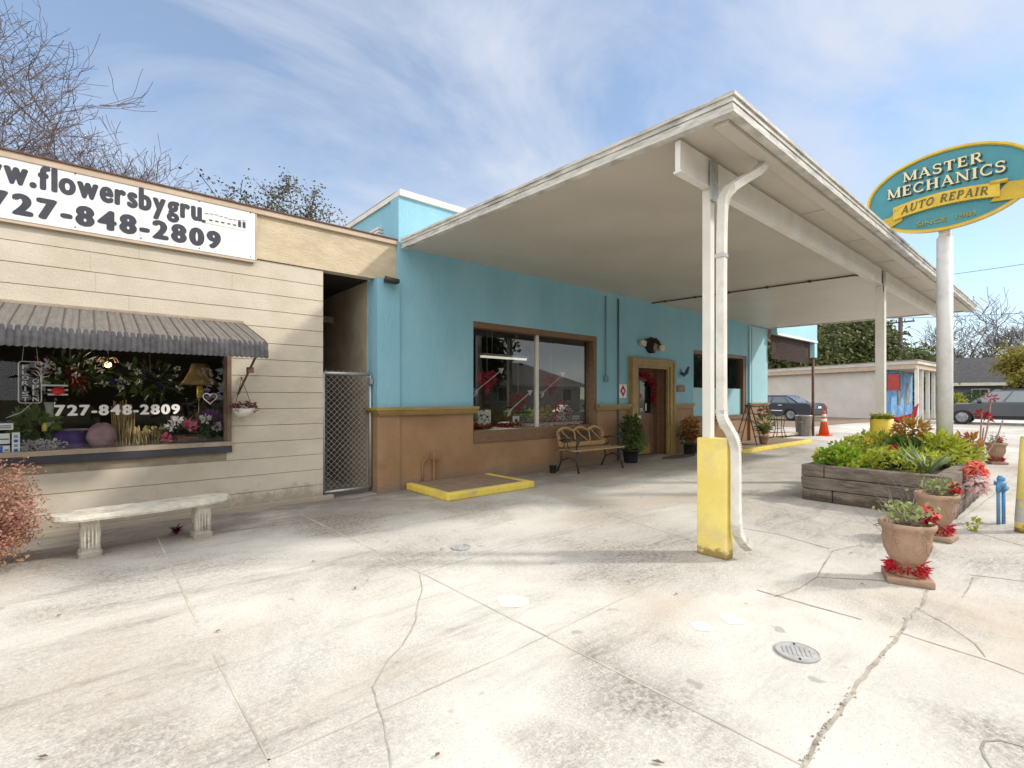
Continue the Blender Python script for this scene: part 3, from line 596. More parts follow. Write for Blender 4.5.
# conduits, tap and pipe stubs on the wall
M['conduit'] = pm('conduit_blue', (.15, .30, .34), (.12, .24, .27), 9, .5)
mb = MB(); cx = wp(605, 378, YW).x; mb.cyl((cx, YW - .02, 1.78), (cx, YW - .02, 3.43), .013, n=8); mb.box(cx - .05, cx + .05, YW - .055, YW, 1.66, 1.78); P(mb, 'conduit', M['conduit'], garage)
mb = MB(); cx = wp(617.7, 400, YW).x; mb.cyl((cx, YW - .018, .02), (cx, YW - .018, 3.43), .017, n=8); P(mb, 'conduit', pm('conduit_dark', (.08, .13, .14), None, rough=.5), garage)
mb = MB(); cx = wp(433, 470, YW).x; mb.cyl((cx, YW - .03, .02), (cx, YW - .03, .42), .022, n=8); mb.box(cx - .05, cx + .05, YW - .09, YW, .40, .51); mb.cyl((cx - .02, YW - .10, .46), (cx - .02, YW - .05, .46), .03, n=10); P(mb, 'outlet_pipe', M['brown'], garage, bevel=.003)
mb = MB(); c2 = wp(422, 470, YW).x; mb.tube([(c2, YW - .02, .02), (c2, YW - .02, .36), (c2 + .03, YW - .03, .40), (c2 + .09, YW - .03, .42)], .013, 6); P(mb, 'pipe_stub', M['brown'], garage)
mb = MB(); cx = wp(750, 340, YW).x; mb.cyl((cx, YW - .03, .05), (cx, YW - .03, 3.44), .03, n=8); P(mb, 'downpipe', pm('downpipe_teal', (.10, .22, .26), None, rough=.5), garage)
c = wp(389, 290, YP - .05)
mb = MB(); mb.box(3.15, 3.34, YP - .12, YP - .005, 2.945, 3.0); mb.tube([(3.12, YP - .10, 2.985), (3.30, YP - .16, 2.955)], .035, 8); P(mb, 'security_light', M['dark_metal'], garage)

# things fixed to that wall
c = wp(650.5, 345.5, YW); t = thing('wall_ornament', 'black and white winged ornament hung above the wooden door', 'wall ornament', (c.x, YW, c.z))
mb = MB(); mb.prism([V(x, -.055, z) for x, z in ((-.34, .06), (-.24, .12), (-.10, .15), (-.04, .18), (.06, .16), (.16, .18), (.28, .12), (.36, .03), (.24, -.03), (.16, -.10), (.10, -.17), (-.03, -.185), (-.12, -.17), (-.18, -.10), (-.28, -.03))], (0, .052, 0)); mb.build('body', pm('black_feather', (.012, .010, .009), (.03, .025, .02), 12, .8, spec=.1), t, bevel=.008)
for s in (-1, 1):
    mb = MB(); zz = .02 if s < 0 else -.04; mb.prism([V(s * .26, -.085, .05 + zz), V(s * .42, -.085, .075 + zz), V(s * .50, -.085, .02 + zz), V(s * .44, -.085, -.05 + zz), V(s * .30, -.085, -.075 + zz)], (0, .05, 0)); mb.build('wing', pm('pale_feather', (.66, .60, .50), (.5, .44, .35), 14, .6), t, bevel=.01)
mb = MB(); mb.prism([V(.06, -.07, .06), (.20, -.07, .02), (.16, -.07, -.10), (.04, -.07, -.15), (.02, -.07, -.05)], (0, .02, 0)); mb.build('crest', pm('old_gold', (.25, .19, .05), (.1, .07, .03), 14, .5), t)
c = wp(622.5, 391, YW); t = thing('hazard_placard', 'small white placard with a red diamond, on the blue wall left of the door', 'placard', (c.x, YW, c.z))
mb = MB(); mb.box(-.14, .14, -.012, -.001, -.145, .145); mb.build('plate', M['white_clean'], t)
mb = MB(); mb.prism([V(0, -.017, .13), V(.10, -.017, 0), V(0, -.017, -.13), V(-.10, -.017, 0)], (0, .004, 0)); mb.build('diamond', M['red'], t)
mb = MB(); mb.box(-.03, .03, -.021, -.018, -.03, .03); mb.build('white_square', M['white_clean'], t)
c = wp(680.5, 389, YW); t = thing('wall_plaque', 'small brown plaque on the blue wall between the door and the far window', 'plaque', (c.x, YW, c.z))
mb = MB(); mb.prism([V(x, -.02, z) for x, z in ((-.18, -.07), (.18, -.07), (.18, .07), (.12, .10), (-.12, .10), (-.18, .07))], (0, .018, 0)); mb.build('board', M['brown_wood'], t, bevel=.004)
mb = MB(); mb.box(-.12, .12, -.024, -.0205, .01, .035); mb.box(-.09, .09, -.024, -.0205, -.03, -.01); mb.build('relief_lines', pm('plaque_relief', (.32, .21, .12), None, rough=.5), t)
c = wp(681, 371, YW); t = thing('wall_hook', 'dark teal hook bracket on the blue wall above the brown plaque', 'hook', (c.x, YW, c.z))
mb = MB(); mb.box(-.03, .03, -.012, -.001, -.09, .05); mb.build('back_plate', M['conduit'], t)
mb = MB(); mb.tube([(0, -.012, -.04), (-.0, -.07, -.10), (.03, -.13, -.05), (.08, -.16, .10)], [.03, .05, .05, .03], 8); mb.build('arm', pm('teal_iron', (.03, .09, .11), None, rough=.4), t)

# ------------------------------------------------------------------ the canopy
M['seam'] = pm('seam', (.40, .36, .30), (.3, .27, .22), 4, .7)
def sz(y): return 3.33 + (y - 1.605) / (6.41 - 1.605) * .145      # height of the ceiling, falling towards the front
A_, B_, C_, D_ = V(3.43, 1.605, 0), V(15.45, 1.605, 0), V(16.02, 6.405, 0), V(3.43, 6.405, 0)
def at(p, dz=0): return V(p.x, p.y, sz(p.y) + dz)
can = thing('canopy', 'large flat white canopy before the blue shop, carried on a beam and two posts', 'canopy', (9.5, 4, 0))
i_ = .06
def inset(p, dx, dy): return V(p.x + dx, p.y + dy, 0)
a, b, c, d = inset(A_, i_, i_), inset(B_, -i_, i_), inset(C_, -i_, 0), inset(D_, i_, 0)
mb = MB(); mb.hexa([at(q, .02) for q in (a, b, c, d)], [at(q, .10) for q in (a, b, c, d)]); P(mb, 'ceiling', M['soffit'], can)
mb = MB(); mb.hexa([at(q, .10) for q in (A_ + V(.02, .02, 0), B_ + V(-.02, .02, 0), C_ + V(-.02, 0, 0), D_ + V(.02, 0, 0))], [at(q, .128) for q in (A_ + V(.02, .02, 0), B_ + V(-.02, .02, 0), C_ + V(-.02, 0, 0), D_ + V(.02, 0, 0))]); P(mb, 'roof_deck', M['white'], can)
mb = MB()
for z0, z1, o in ((0, .022, .012), (.0215, .070, 0), (.0695, .075, -.006), (.0745, .112, .008), (.1115, .138, .022)):
    oo = [D_ + V(-o, 0, 0), A_ + V(-o, -o, 0), B_ + V(o, -o, 0), C_ + V(o, 0, 0)]; ii = [D_ + V(.06, 0, 0), A_ + V(.06, .06, 0), B_ + V(-.06, .06, 0), C_ + V(-.06, 0, 0)]
    for k in range(3):
        b0 = [oo[k], oo[k + 1], ii[k + 1], ii[k]]; mb.hexa([at(w, z0) for w in b0], [at(w, z1) for w in b0])
P(mb, 'fascia', M['fascia'], can)
# gutter strip along the front, seams in the ceiling
mb = MB(); q = [V(3.50, 1.67, 0), V(15.38, 1.67, 0), V(15.40, 1.775, 0), V(3.50, 1.775, 0)]; mb.hexa([at(w, -.03) for w in q], [at(w, .0195) for w in q]); P(mb, 'gutter', M['soffit'], can, bevel=.004)
for k in range(7):
    mb = MB(); xx = 4.5 + 1.5 * k; q = [V(xx, 1.78, 0), V(xx + .012, 1.78, 0), V(xx + .012, 2.045, 0), V(xx, 2.045, 0)]; mb.hexa([at(w, .016) for w in q], [at(w, .0199) for w in q]); P(mb, 'ceiling_seam', M['seam'], can)
mb = MB(); pts = [at(V(9.68, 6.38, 0), -.0), at(V(9.64, 4.3, 0), .0), at(V(9.60, 2.12, 0), .0)]; mb.tube(pts, .014, 6)
for k in range(6): p = pts[0].lerp(pts[2], .08 + .17 * k); mb.box(p.x - .022, p.x + .022, p.y - .022, p.y + .022, p.z - .02, p.z + .025)
P(mb, 'ceiling_conduit', M['rust'], can)
yb0, yb1 = 2.05, 2.095
mb = MB(); mb.box(3.50, 15.2, yb0, yb1, 3.10, 3.335); mb.box(3.495, 15.21, yb0 - .012, yb1 + .012, 3.085, 3.10); beam = P(mb, 'beam', M['white'], can)
for xc, hw in ((3.997, .036), (9.444, .06)):
    mb = MB(); mb.box(xc - hw, xc + hw, 2.08 - hw, 2.08 + hw, 0, 3.083); col = P(mb, 'post', M['white'], can, bevel=.005)
    mb = MB(); mb.box(xc - .06, xc + .06, yb0 - .026, yb0 - .0135, 2.98, 3.31)
    for zz in (3.12, 3.24): mb.cyl((xc, yb0 - .026, zz), (xc, yb0 - .036, zz), .014, n=8)
    P(mb, 'bracket', M['grey_metal'], col)
mb = MB(); mb.box(3.945, 4.055, 1.893, 2.158, .001, .99); P(mb, 'post_guard', M['yellow_worn'], can, bevel=.014)
mb = MB(); mb.lathe([(.145, .30), (.150, .31), (.150, 1.0), (.142, 1.004), (.135, .95)], (9.42, 2.06, 0), 28); P(mb, 'post_guard', M['yellow'], can)
# downspout: from the gutter to the post, down, round the guard and out over the ground
def dp(px, py, Y): return wp(px, py, Y)
pth = [dp(767, 143, 1.76), dp(765.5, 160, 1.76), dp(760, 170, 1.78), dp(740, 181.5, 1.84), dp(726, 192, 1.89), dp(721.5, 206, 1.90), dp(721.5, 410, 1.90), dp(722.5, 420, 1.885), dp(730, 431, 1.86), dp(735.5, 443, 1.845), dp(736.3, 458, 1.84), dp(736.3, 522, 1.84)]
pth = [pth[0] + V(0, 0, .05)] + pth[1:] + [dp(737.5, 533, 1.835), dp(742, 541, 1.82), dp(749, 547.5, 1.80)]
def smooth(P_, n=2):
    for _ in range(n):
        Q = [P_[0]]
        for a, b in zip(P_, P_[1:]): Q += [a.lerp(b, .25), a.lerp(b, .75)]
        P_ = Q + [P_[-1]]
    return P_
x_st = pth[5].x
mb = MB(); mb.tube(smooth(pth, 2), .047, 4, square=True, up=(1, 0, 0)); dsp = P(mb, 'downspout', M['pipe'], can, bevel=.007)
sp2 = smooth(pth, 2); acc = 0; fine_ = []
for a, b in zip(sp2, sp2[1:]):
    n_ = max(1, int((b - a).length / .013)); fine_ += [a.lerp(b, k / n_) for k in range(n_)]
mb = MB()
for k in range(4, len(fine_) - 4):
    t0_, t1_ = (fine_[k] - fine_[k - 4]).normalized(), (fine_[k + 4] - fine_[k]).normalized()
    if t0_.angle(t1_) > .10: mb.tube([fine_[k] - t1_ * .0028, fine_[k] + t1_ * .0028], .0505, 4, square=True, up=(1, 0, 0))
P(mb, 'elbow_crimp', M['pipe'], dsp)
mb = MB()
for k in range(2): z = (2.45, 1.2)[k]; mb.box(x_st - .038, x_st + .038, 1.862, 1.938, z, z + .03)
P(mb, 'strap', M['grey_metal'], dsp)

# ------------------------------------------------------------------ awning over the display window
t = thing('awning', 'dark ribbed metal awning with a scalloped edge over the display window of the beige shop', 'awning', (-.6, YB, 1.7))
AX0, AX1 = -2.75, 1.40
prof = [(YB - .03, 2.205), (YB - .5, 2.06), (YB - .93, 1.93), (YB - 1.03, 1.892), (YB - 1.085, 1.855), (YB - 1.11, 1.80), (YB - 1.115, 1.735)]
def rib_sheet(prof, x0, x1, pitch, amp, n=8):
    mb = MB(); N = int(round((x1 - x0) / pitch)); step = (x1 - x0) / (N * n); cols = []
    for i in range(N * n + 1):
        x = x0 + i * step; h = abs(math.sin(math.pi * (i / n))) * amp; c = []
        for k, (y, z) in enumerate(prof):
            a = prof[max(k - 1, 0)]; b = prof[min(k + 1, len(prof) - 1)]; tt = V(0, b[0] - a[0], b[1] - a[1]).normalized(); nn = V(0, tt.z, -tt.y)
            if nn.y > 0 and nn.z < .2: nn = -nn
            if nn.z < 0 and abs(nn.z) > abs(nn.y): nn = -nn
            q = V(x, y, z) + nn * h
            if k == len(prof) - 1: q.z -= h * .9
            c.append(mb.bm.verts.new(q))
        cols.append(c)
    for a, b in zip(cols, cols[1:]):
        for k in range(len(prof) - 1):
            f = mb.bm.faces.new((a[k], a[k + 1], b[k + 1], b[k])); f.smooth = True
    return mb
P(rib_sheet(prof[:5], AX0, AX1, .0519, .011, 6), 'top_sheet', M['awning'], t)
P(rib_sheet(prof[3:], AX0, AX1, .0446, .014, 6), 'drip_edge', M['awning_drip'], t)
mb = MB()
for k in range(int(round((AX1 - AX0) / .1038)) + 1):
    x = AX0 + k * .1038
    for p, q in zip(prof[:4], prof[1:5]): mb.bar((x, p[0], p[1] + .004), (x, q[0], q[1] + .004), .007, .008)
P(mb, 'seam_rib', pm('seam_brown', (.085, .06, .05), None, rough=.7), t)
for x in (AX1 - .05, AX0 + .05):
    mb = MB(); mb.bar((x, YB - 1.03, 1.86), (x, YB - .01, 1.37), .018); mb.box(x - .03, x + .03, YB - .62, YB - .55, 1.60, 1.66); P(mb, 'support_arm', M['rust'], t)
mb = MB(); mb.box(AX0, AX1, YB - .06, YB - .001, 2.20, 2.23); mb.bar((AX0, YB - 1.05, 1.865), (AX1, YB - 1.05, 1.865), .02); P(mb, 'rail', M['beige_trim'], t)

# ------------------------------------------------------------------ banner sign on the parapet
bz0, bz1, bx1 = 2.975, 3.553, wp(254.9, 213, YB - .04).x
t = thing('banner_sign', 'long white board with dark letters and a phone number atop the beige shop', 'sign', (bx1 - 1.6, YB, bz0))
mb = MB(); mb.box(bx1 - 3.3, bx1, YB - .05, YB - .022, bz0, bz1); P(mb, 'board', M['white_clean'], t, bevel=.004)
mb = MB(); xs_ = wp(140, 190, YB - .05).x; mb.box(xs_ - .002, xs_ + .002, YB - .0512, YB - .0498, bz0 + .004, bz1 - .004); P(mb, 'board_joint', M['beige_trim'], t)
for k in range(7):
    for zz in (bz0 + .03, bz1 - .025): mb = MB(); mb.cyl((bx1 - .05 - k * .52, YB - .0535, zz), (bx1 - .05 - k * .52, YB - .0495, zz), .007, n=8); P(mb, 'screw', M['rust'], t)
mb = MB(); mb.box(bx1 - 3.32, bx1 + .018, YB - .045, YB - .024, bz0 - .028, bz0 - .003); mb.box(bx1 + .003, bx1 + .02, YB - .048, YB - .022, bz0, bz1); P(mb, 'edge_strip', M['beige_cap'], t)
ya = YB - .051
a, b = wp(16, 184.5, ya), wp(202, 220.5, ya)
zb = .5 * (a.z + b.z); dx_ = b.x - a.x
block_text('lettering', 'www.flowersbygru', V(b.x - 1.90, ya, zb - .078), XA, ZA, 1.90, .305, M['dark_text'], t, fat=.062, gap=.035, depth=.002, kx={'w': .92})
a, b = wp(-1, 213, ya), wp(221, 250, ya)
block_text('lettering', '727-848-2809', V(b.x - 1.86, ya, b.z - .0), XA, ZA, 1.86, .205, M['dark_text'], t, fat=.075, gap=.08, depth=.002, kx={'-': .85})
pm_patch = pm('faded_patch', (.62, .62, .61), (.74, .74, .73), 18, .5)
mb = MB(); q0, q1 = wp(205, 215, ya).x, wp(247, 225, ya).x; mb.box(q0, q1, ya - .003, ya, 3.30, 3.415); P(mb, 'cover_patch', pm_patch, t)
mb = MB(); w = q1 - q0
for k in range(5): x = q0 + .04 + k * w * .14; mb.box(x, x + w * .075, ya - .005, ya - .0031, 3.335, 3.35)
for k in range(2): x = q0 + w * (.78 + .11 * k); mb.box(x, x + w * .07, ya - .005, ya - .0031, 3.33, 3.40); 
for k in range(9): x = q0 + k * w * .11; mb.box(x, x + w * .08, ya - .005, ya - .0031, 3.405 + .008 * math.sin(k * .9), 3.412 + .008 * math.sin(k * .9))
mb.box(q0 - .03, q0 + .005, ya - .005, ya - .0031, 3.30, 3.33); P(mb, 'letter_remains', M['dark_text'], t)

# ------------------------------------------------------------------ chain link gate in the alley
gx0, gx1, gy, gz = 2.375, 3.03, YB + .05, 1.66
t = thing('chain_link_gate', 'galvanised chain link gate closing the narrow alley between the beige and the blue shop', 'gate', (2.7, gy, 0))
mb = MB()
mb.tube([(gx0, gy, .07), (gx0, gy, gz)], .02, 8); mb.tube([(gx1, gy, .07), (gx1, gy, gz)], .02, 8); mb.tube([(gx0, gy, gz), (gx1, gy, gz)], .021, 8); mb.tube([(gx0, gy, .075), (gx1, gy, .075)], .02, 8)
P(mb, 'frame', M['grey_metal'], t)
mb = MB(); W_, H_ = gx1 - gx0, gz - .07; stp = .078; wr = .0021
k = -H_
while k < W_:
    for sgn in (1, -1):
        x0 = max(0, k); x1 = min(W_, k + H_); z0, z1 = x0 - k, x1 - k
        if x1 - x0 > .02:
            if sgn < 0: z0, z1 = H_ - z0, H_ - z1
            mb.bar((gx0 + x0, gy + .004 * sgn, .07 + z0), (gx0 + x1, gy + .004 * sgn, .07 + z1), wr * 1.6)
    k += stp
k = 0
while k < W_ - .07:
    mb.tube([(gx0 + k, gy, gz), (gx0 + k + .03, gy, gz + .045), (gx0 + k + .062, gy, gz)], wr, 4, caps=False); k += .082
P(mb, 'mesh', M['grey_metal'], t)
mb = MB(); mb.box(gx1 - .03, gx1 + .02, gy - .05, gy + .02, 1.52, 1.60); P(mb, 'latch', M['grey_metal'], t)

# ------------------------------------------------------------------ stone bench
t = thing('stone_bench', 'pale weathered stone bench on two carved pedestals in front of the beige shop', 'bench', (.42, 5.52, 0), R(5))
mb = MB(); pl = []
for k in range(28):
    a = 2 * math.pi * k / 28; cx_ = math.copysign(abs(math.cos(a)) ** .35, math.cos(a)); sy_ = math.copysign(abs(math.sin(a)) ** .7, math.sin(a)); pl.append(V(.655 * cx_, .17 * sy_ - .05 * (1 - cx_ ** 2), 0))
mb.hexa([p * .975 + V(0, 0, .318) for p in pl], [p + V(0, 0, .335) for p in pl]); mb.hexa([p + V(0, 0, .3355) for p in pl], [p * .985 + V(0, 0, .372) for p in pl]); mb.build('seat', M['concrete_white'], t)
for sx in (-.40, .42):
    mb = MB(); pr = [(.0, .105, .105), (.035, .105, .105), (.05, .085, .09), (.12, .082, .075), (.20, .09, .085), (.27, .085, .10), (.305, .095, .12), (.317, .10, .125)]
    rings = []
    for z, hx, hy in pr: rings.append([mb.bm.verts.new((sx + u * hx * .75, v * hy, z + .0005)) for u, v in ((-1, -.8), (-.8, -1), (.8, -1), (1, -.8), (1, .8), (.8, 1), (-.8, 1), (-1, .8))])
    for r0, r1 in zip(rings, rings[1:]):
        for j in range(8): mb.bm.faces.new((r0[j], r0[(j + 1) % 8], r1[(j + 1) % 8], r1[j]))
    mb.bm.faces.new(rings[0][::-1]); mb.bm.faces.new(rings[-1])
    for k in range(4): mb.box(sx - .045 + k * .024, sx - .035 + k * .024, -.098, -.08, .07, .26)
    mb.build('pedestal', M['concrete_white'], t)

# ------------------------------------------------------------------ plants: leaf helpers
def tuft(mb, c, n, l, w, spread=1.0, up=.6, bend=.15):
    c = Vector(c)
    for _ in range(n):
        a = rnd.uniform(0, 6.283); d = V(math.cos(a) * spread, math.sin(a) * spread, up * rnd.uniform(.3, 1.4)); mb.leaf(c, d, l * rnd.uniform(.65, 1.15), w * rnd.uniform(.7, 1.2), V(0, 0, 1) if abs(d.normalized().z) < .9 else V(1, 0, 0), bend)
def cloud(mb, c, r, n, l, w, shell=.5):
    c = Vector(c)
    for _ in range(n):
        v = V(rnd.gauss(0, 1), rnd.gauss(0, 1), rnd.gauss(0, 1)).normalized(); f = rnd.uniform(shell, 1) ** .6
        p = c + V(v.x * r[0], v.y * r[1], v.z * r[2]) * f; mb.leaf(p, v + V(rnd.uniform(-.8, .8), rnd.uniform(-.8, .8), rnd.uniform(-.5, .9)), l * rnd.uniform(.6, 1.2), w * rnd.uniform(.7, 1.2))
def twigs(mb, c, n, l, r=.004, up=1.0):
    c = Vector(c); tips = []
    for _ in range(n):
        a = rnd.uniform(0, 6.283); d = V(math.cos(a) * .8, math.sin(a) * .8, up * rnd.uniform(.5, 1.3)).normalized(); p1 = c + d * l * .5 + V(rnd.gauss(0, .02), rnd.gauss(0, .02), 0); p2 = c + d * l * rnd.uniform(.8, 1.2) + V(rnd.gauss(0, .05), rnd.gauss(0, .05), rnd.uniform(-.02, .06))
        mb.tube([c, p1, p2], [r, r * .8, r * .4], 4, caps=False); tips += [p1, p2]
    return tips
def bow(name, label, c, r, mats, group=None, dirn=(0, -1, 0), cat='bow', n=30, parent=None):
    mb = MB(); c = Vector(c)
    for _ in range(n):
        v = V(rnd.gauss(0, 1), rnd.gauss(0, 1), rnd.gauss(0, 1)).normalized() + Vector(dirn) * .5; mb.leaf(c, v, r * rnd.uniform(.7, 1.2), r * .6, None, rnd.uniform(.1, .4))
    o = mb.build(name, mats, parent)
    return o if parent is not None else tag(o, label, cat, group)

# pink bush at the left edge
t = thing('pink_shrub', 'twiggy shrub with small pink leaves growing at the left edge beside the stone bench', 'shrub', (-.62, 5.5, 0))
mb = MB(); tips = []
for k in range(20):
    a = rnd.uniform(0, 6.283); b = V(.05 * math.cos(a), .05 * math.sin(a), 0); e = V(.27 * math.cos(a) * rnd.uniform(.3, 1), .27 * math.sin(a) * rnd.uniform(.3, 1), rnd.uniform(.2, .70)); mb.tube([b, b.lerp(e, .5) + V(0, 0, .05), e], [.008, .006, .003], 4, caps=False); tips.append(e)
    for q in range(5):
        s = b.lerp(e, rnd.uniform(.3, 1)); e2 = s + V(rnd.uniform(-.16, .16), rnd.uniform(-.16, .16), rnd.uniform(-.02, .16)); mb.tube([s, e2], [.004, .002], 3, caps=False); tips.append(e2)
mb.build('branches', M['twig'], t)
mb = MB()
for e in tips:
    for _ in range(85): mb.leaf(e + V(rnd.gauss(0, .055), rnd.gauss(0, .055), rnd.gauss(0, .055)), V(rnd.uniform(-1, 1), rnd.uniform(-1, 1), rnd.uniform(-.3, 1)), rnd.uniform(.02, .042), .014)
mb.build('leaves', M['leaf_pink'], t)
# small purple plant under the bench
c = gp(176, 534); mb = MB(); tuft(mb, (c.x, 5.75, .0), 34, .11, .03, 1, 1.2); tag(mb.build('purple_plant', M['leaf_purple']), 'small dark purple plant growing from the pavement joint under the stone bench', 'plant')

# hanging basket on the wall
t = thing('hanging_basket', 'small white wall basket with dark red trailing plant hung beside the display window', 'hanging basket', (1.385, YB - .13, 1.10))
mb = MB(); mb.lathe([(.035, .0), (.075, .02), (.105, .06), (.118, .105), (.110, .105), (.095, .065), (0, .05)], n=20); mb.build('bowl', M['white'], t)
mb = MB(); mb.tube([(-.095, .0, .105), (0, .10, .46)], .0035, 5); mb.tube([(.095, .0, .105), (0, .10, .46)], .0035, 5); mb.tube([(0, .128, .47), (0, .08, .47), (0, .08, .44)], .006, 5); mb.build('hanger', M['rust'], t)
mb = MB()
for k in range(150):
    a = rnd.uniform(0, 6.283); q = rnd.uniform(.02, .16); mb.leaf((q * math.cos(a), q * math.sin(a) * .6, .125 - max(0, q - .10) * 1.1 + rnd.uniform(-.01, .05)), (math.cos(a), math.sin(a), rnd.uniform(-.5, .6)), rnd.uniform(.03, .055), .02)
mb.mi = 1
for k in range(30):
    a = rnd.uniform(0, 6.283); q = rnd.uniform(.0, .12); mb.leaf((q * math.cos(a), q * math.sin(a) * .6, .14), (math.cos(a), math.sin(a), .8), .04, .015)
mb.build('trailing_plant', [pm('dusty_red_leaf', (.25, .045, .06), (.14, .02, .04), 14, .6), M['leaf_mid']], t)

# ------------------------------------------------------------------ raised pads with yellow kerbs
def pad(name, label, x0, x1, y0, y1, h):
    t = thing(name, label, 'raised pad', (x0, y0, 0))
    mb = MB(); mb.box(x0 + .10, x1 - .10, y0 + .12, y1, .001, h - .012); P(mb, 'slab', M['brown_slab'], t)
    mb = MB(); r = .10
    mb.box(x0, x1, y0, y0 + .12, .001, h); P(mb, 'kerb', M['yellow_kerb'], t, bevel=.022)
    for a, b in ((x0, x0 + .10), (x1 - .10, x1)):
        mb = MB(); mb.box(a, b, y0 + .122, y1, .001, h - .003); P(mb, 'kerb', M['yellow_kerb'], t, bevel=.018)
pad('raised_pad', 'low brown concrete pad with a yellow kerb, nearer the beige shop', 3.50, 5.02, 5.30, 6.40, .10)
pad('raised_pad', 'long concrete pad with a yellow kerb at the far end of the blue shop', 11.75, 16.3, 5.25, 6.36, .11)

# ------------------------------------------------------------------ wooden bench with iron ends
def arc(cx, cz, rx, rz, a0, a1, n=10): return [(cx + rx * math.cos(R(a0 + (a1 - a0) * k / n)), cz + rz * math.sin(R(a0 + (a1 - a0) * k / n))) for k in range(n + 1)]
t = thing('park_bench', 'honey coloured wooden bench with black iron ends and an arched lattice back', 'bench', (7.10, 5.98, 0), R(-2))
bw = .60
for k in range(4):
    mb = MB(); y = -.24 + k * .105; mb.box(-bw - .08, bw + .08, y, y + .09, .395 - .006 * abs(k - 1.5), .42 - .006 * abs(k - 1.5)); mb.build('seat_slat', M['yellow_wood'] if k == 0 else M['grey_wood'], t, bevel=.006)
def bk(x, z): return V(x, .19 + (z - .42) * .28, z)       # a point on the sloping back
mb = MB(); mb.bar(bk(-bw, .47), bk(bw, .47), .03, .075)
top = []
for s in range(3):
    c0 = -bw + s * 2 * bw / 3; top += [bk(c0 + 2 * bw / 3 * u, .71 + .065 * math.sin(math.pi * u)) for u in [k / 8 for k in range(9 if s == 2 else 8)]]
mb.tube(top, .028, 6); mb.bar(bk(-bw, .45), bk(-bw, .72), .045, .03, (0, 1, 0)); mb.bar(bk(bw, .45), bk(bw, .72), .045, .03, (0, 1, 0))
for s in range(3):
    c0 = -bw + s * 2 * bw / 3; mb.tube([bk(c0 + .10 + .30 * u, .73 - .25 * u ** .8) for u in [k / 6 for k in range(7)]], .014, 5)
    if s: mb.tube([bk(c0 + .03 - .03 * u * u, .72 - .25 * u) for u in [k / 6 for k in range(7)]], .016, 5)
mb.build('back_frame', M['yellow_wood'], t)
mb = MB()
k = -1.2
while k < 1.3:
    for sg in (1, -1):
        x0, x1 = k, k + sg * .21
        if -bw < min(x0, x1) and max(x0, x1) < bw: mb.bar(bk(x0, .50) + V(0, .012, 0), bk(x1, .71) + V(0, .012, 0), .009, .006)
    k += .058
mb.build('lattice', M['dark_metal'], t)
for sx in (-bw, bw):
    mb = MB(); mb.tube([(sx, -.26, .003), (sx, -.21, .2), (sx, -.22, .385)], .018, 6); mb.tube([(sx, .27, .003), (sx, .17, .2), (sx, .19, .385), (sx, .27, .72)], .018, 6); mb.tube([(sx, -.24, .385), (sx, .2, .385)], .016, 6); mb.tube([(sx, -.215, .2), (sx, -.02, .27), (sx, .175, .2)], .012, 6)
    mb.tube([(sx, .22, .56), (sx, .0, .60), (sx, -.20, .585), (sx, -.27, .54), (sx, -.24, .50), (sx, -.2, .52)], .016, 6); mb.tube([(sx, -.2, .39), (sx, -.22, .58)], .013, 6); mb.tube([(sx, -.05, .39), (sx, .02, .48), (sx, .0, .6)], .01, 6); mb.tube([(sx + .01, .15, .41), (sx, .08, .5), (sx, .13, .57)], .01, 6)
    mb.build('iron_end', M['dark_metal'], t)

# pots by the wall
def pot(t, r, h, mat=None):
    mb = MB(); mb.lathe([(r * .72, 0), (r * .78, h * .1), (r * .96, h * .88), (r * 1.06, h * .88), (r * 1.07, h), (r * .98, h), (r * .93, h * .8), (0, h * .8)], n=22); mb.build('pot', mat or M['blackpot'], t)
    mb = MB(); mb.lathe([(r * .925, h * .802), (0, h * .85)], n=16); mb.build('soil', M['soil'], t)
c = gp(553, 473); t = thing('empty_pot', 'small empty black plastic pot on the pavement at the left end of the wooden bench', 'pot', (c.x, c.y, 0)); pot(t, .072, .135)
def potted(label, x, y, r, h, parts, name='potted_plant', group=None):
    t = thing(name, label, 'potted plant', (x, y, 0), 0, group); pot(t, r, h)
    mb = MB(); tips = twigs(mb, (0, 0, h * .8), 12, .45, .006, 1.6); mb.build('stems', M['twig'], t)
    for nm, mat, c_, rr, n, l, w in parts:
        mb = MB(); cloud(mb, c_, rr, n, l, w, .15); mb.build(nm, mat, t)
    return t
c = gp(627, 461.5)
potted('tall leafy plant with dark red flowers in a black pot left of the wooden door', 8.50, 6.10, .175, .27, (('foliage', M['leaf_dark'], (-.02, 0, .66), (.22, .2, .36), 480, .10, .045), ('foliage', M['leaf_mid'], (.04, -.06, .46), (.24, .2, .2), 260, .12, .05), ('flowers', M['red_dark'], (.26, -.02, .55), (.13, .13, .3), 150, .06, .04)))
potted('reddish brown croton in a black pot right of the wooden door', 10.86, 6.12, .16, .25, (('foliage', M['leaf_croton'], (0, 0, .58), (.24, .2, .30), 300, .11, .045), ('foliage', M['leaf_dark'], (-.06, 0, .5), (.22, .2, .28), 200, .1, .04), ('flowers', M['red_dark'], (-.08, -.06, .45), (.16, .12, .14), 90, .06, .04)))
t = potted('small black pot with a large red bow, beside the croton at the wooden door', 11.22, 6.06, .13, .22, (('foliage', M['leaf_mid'], (0, 0, .32), (.12, .12, .10), 90, .09, .035),), 'potted_plant')
bow('bow', None, (-.04, -.12, .27), .13, M['red'], n=34, parent=t)
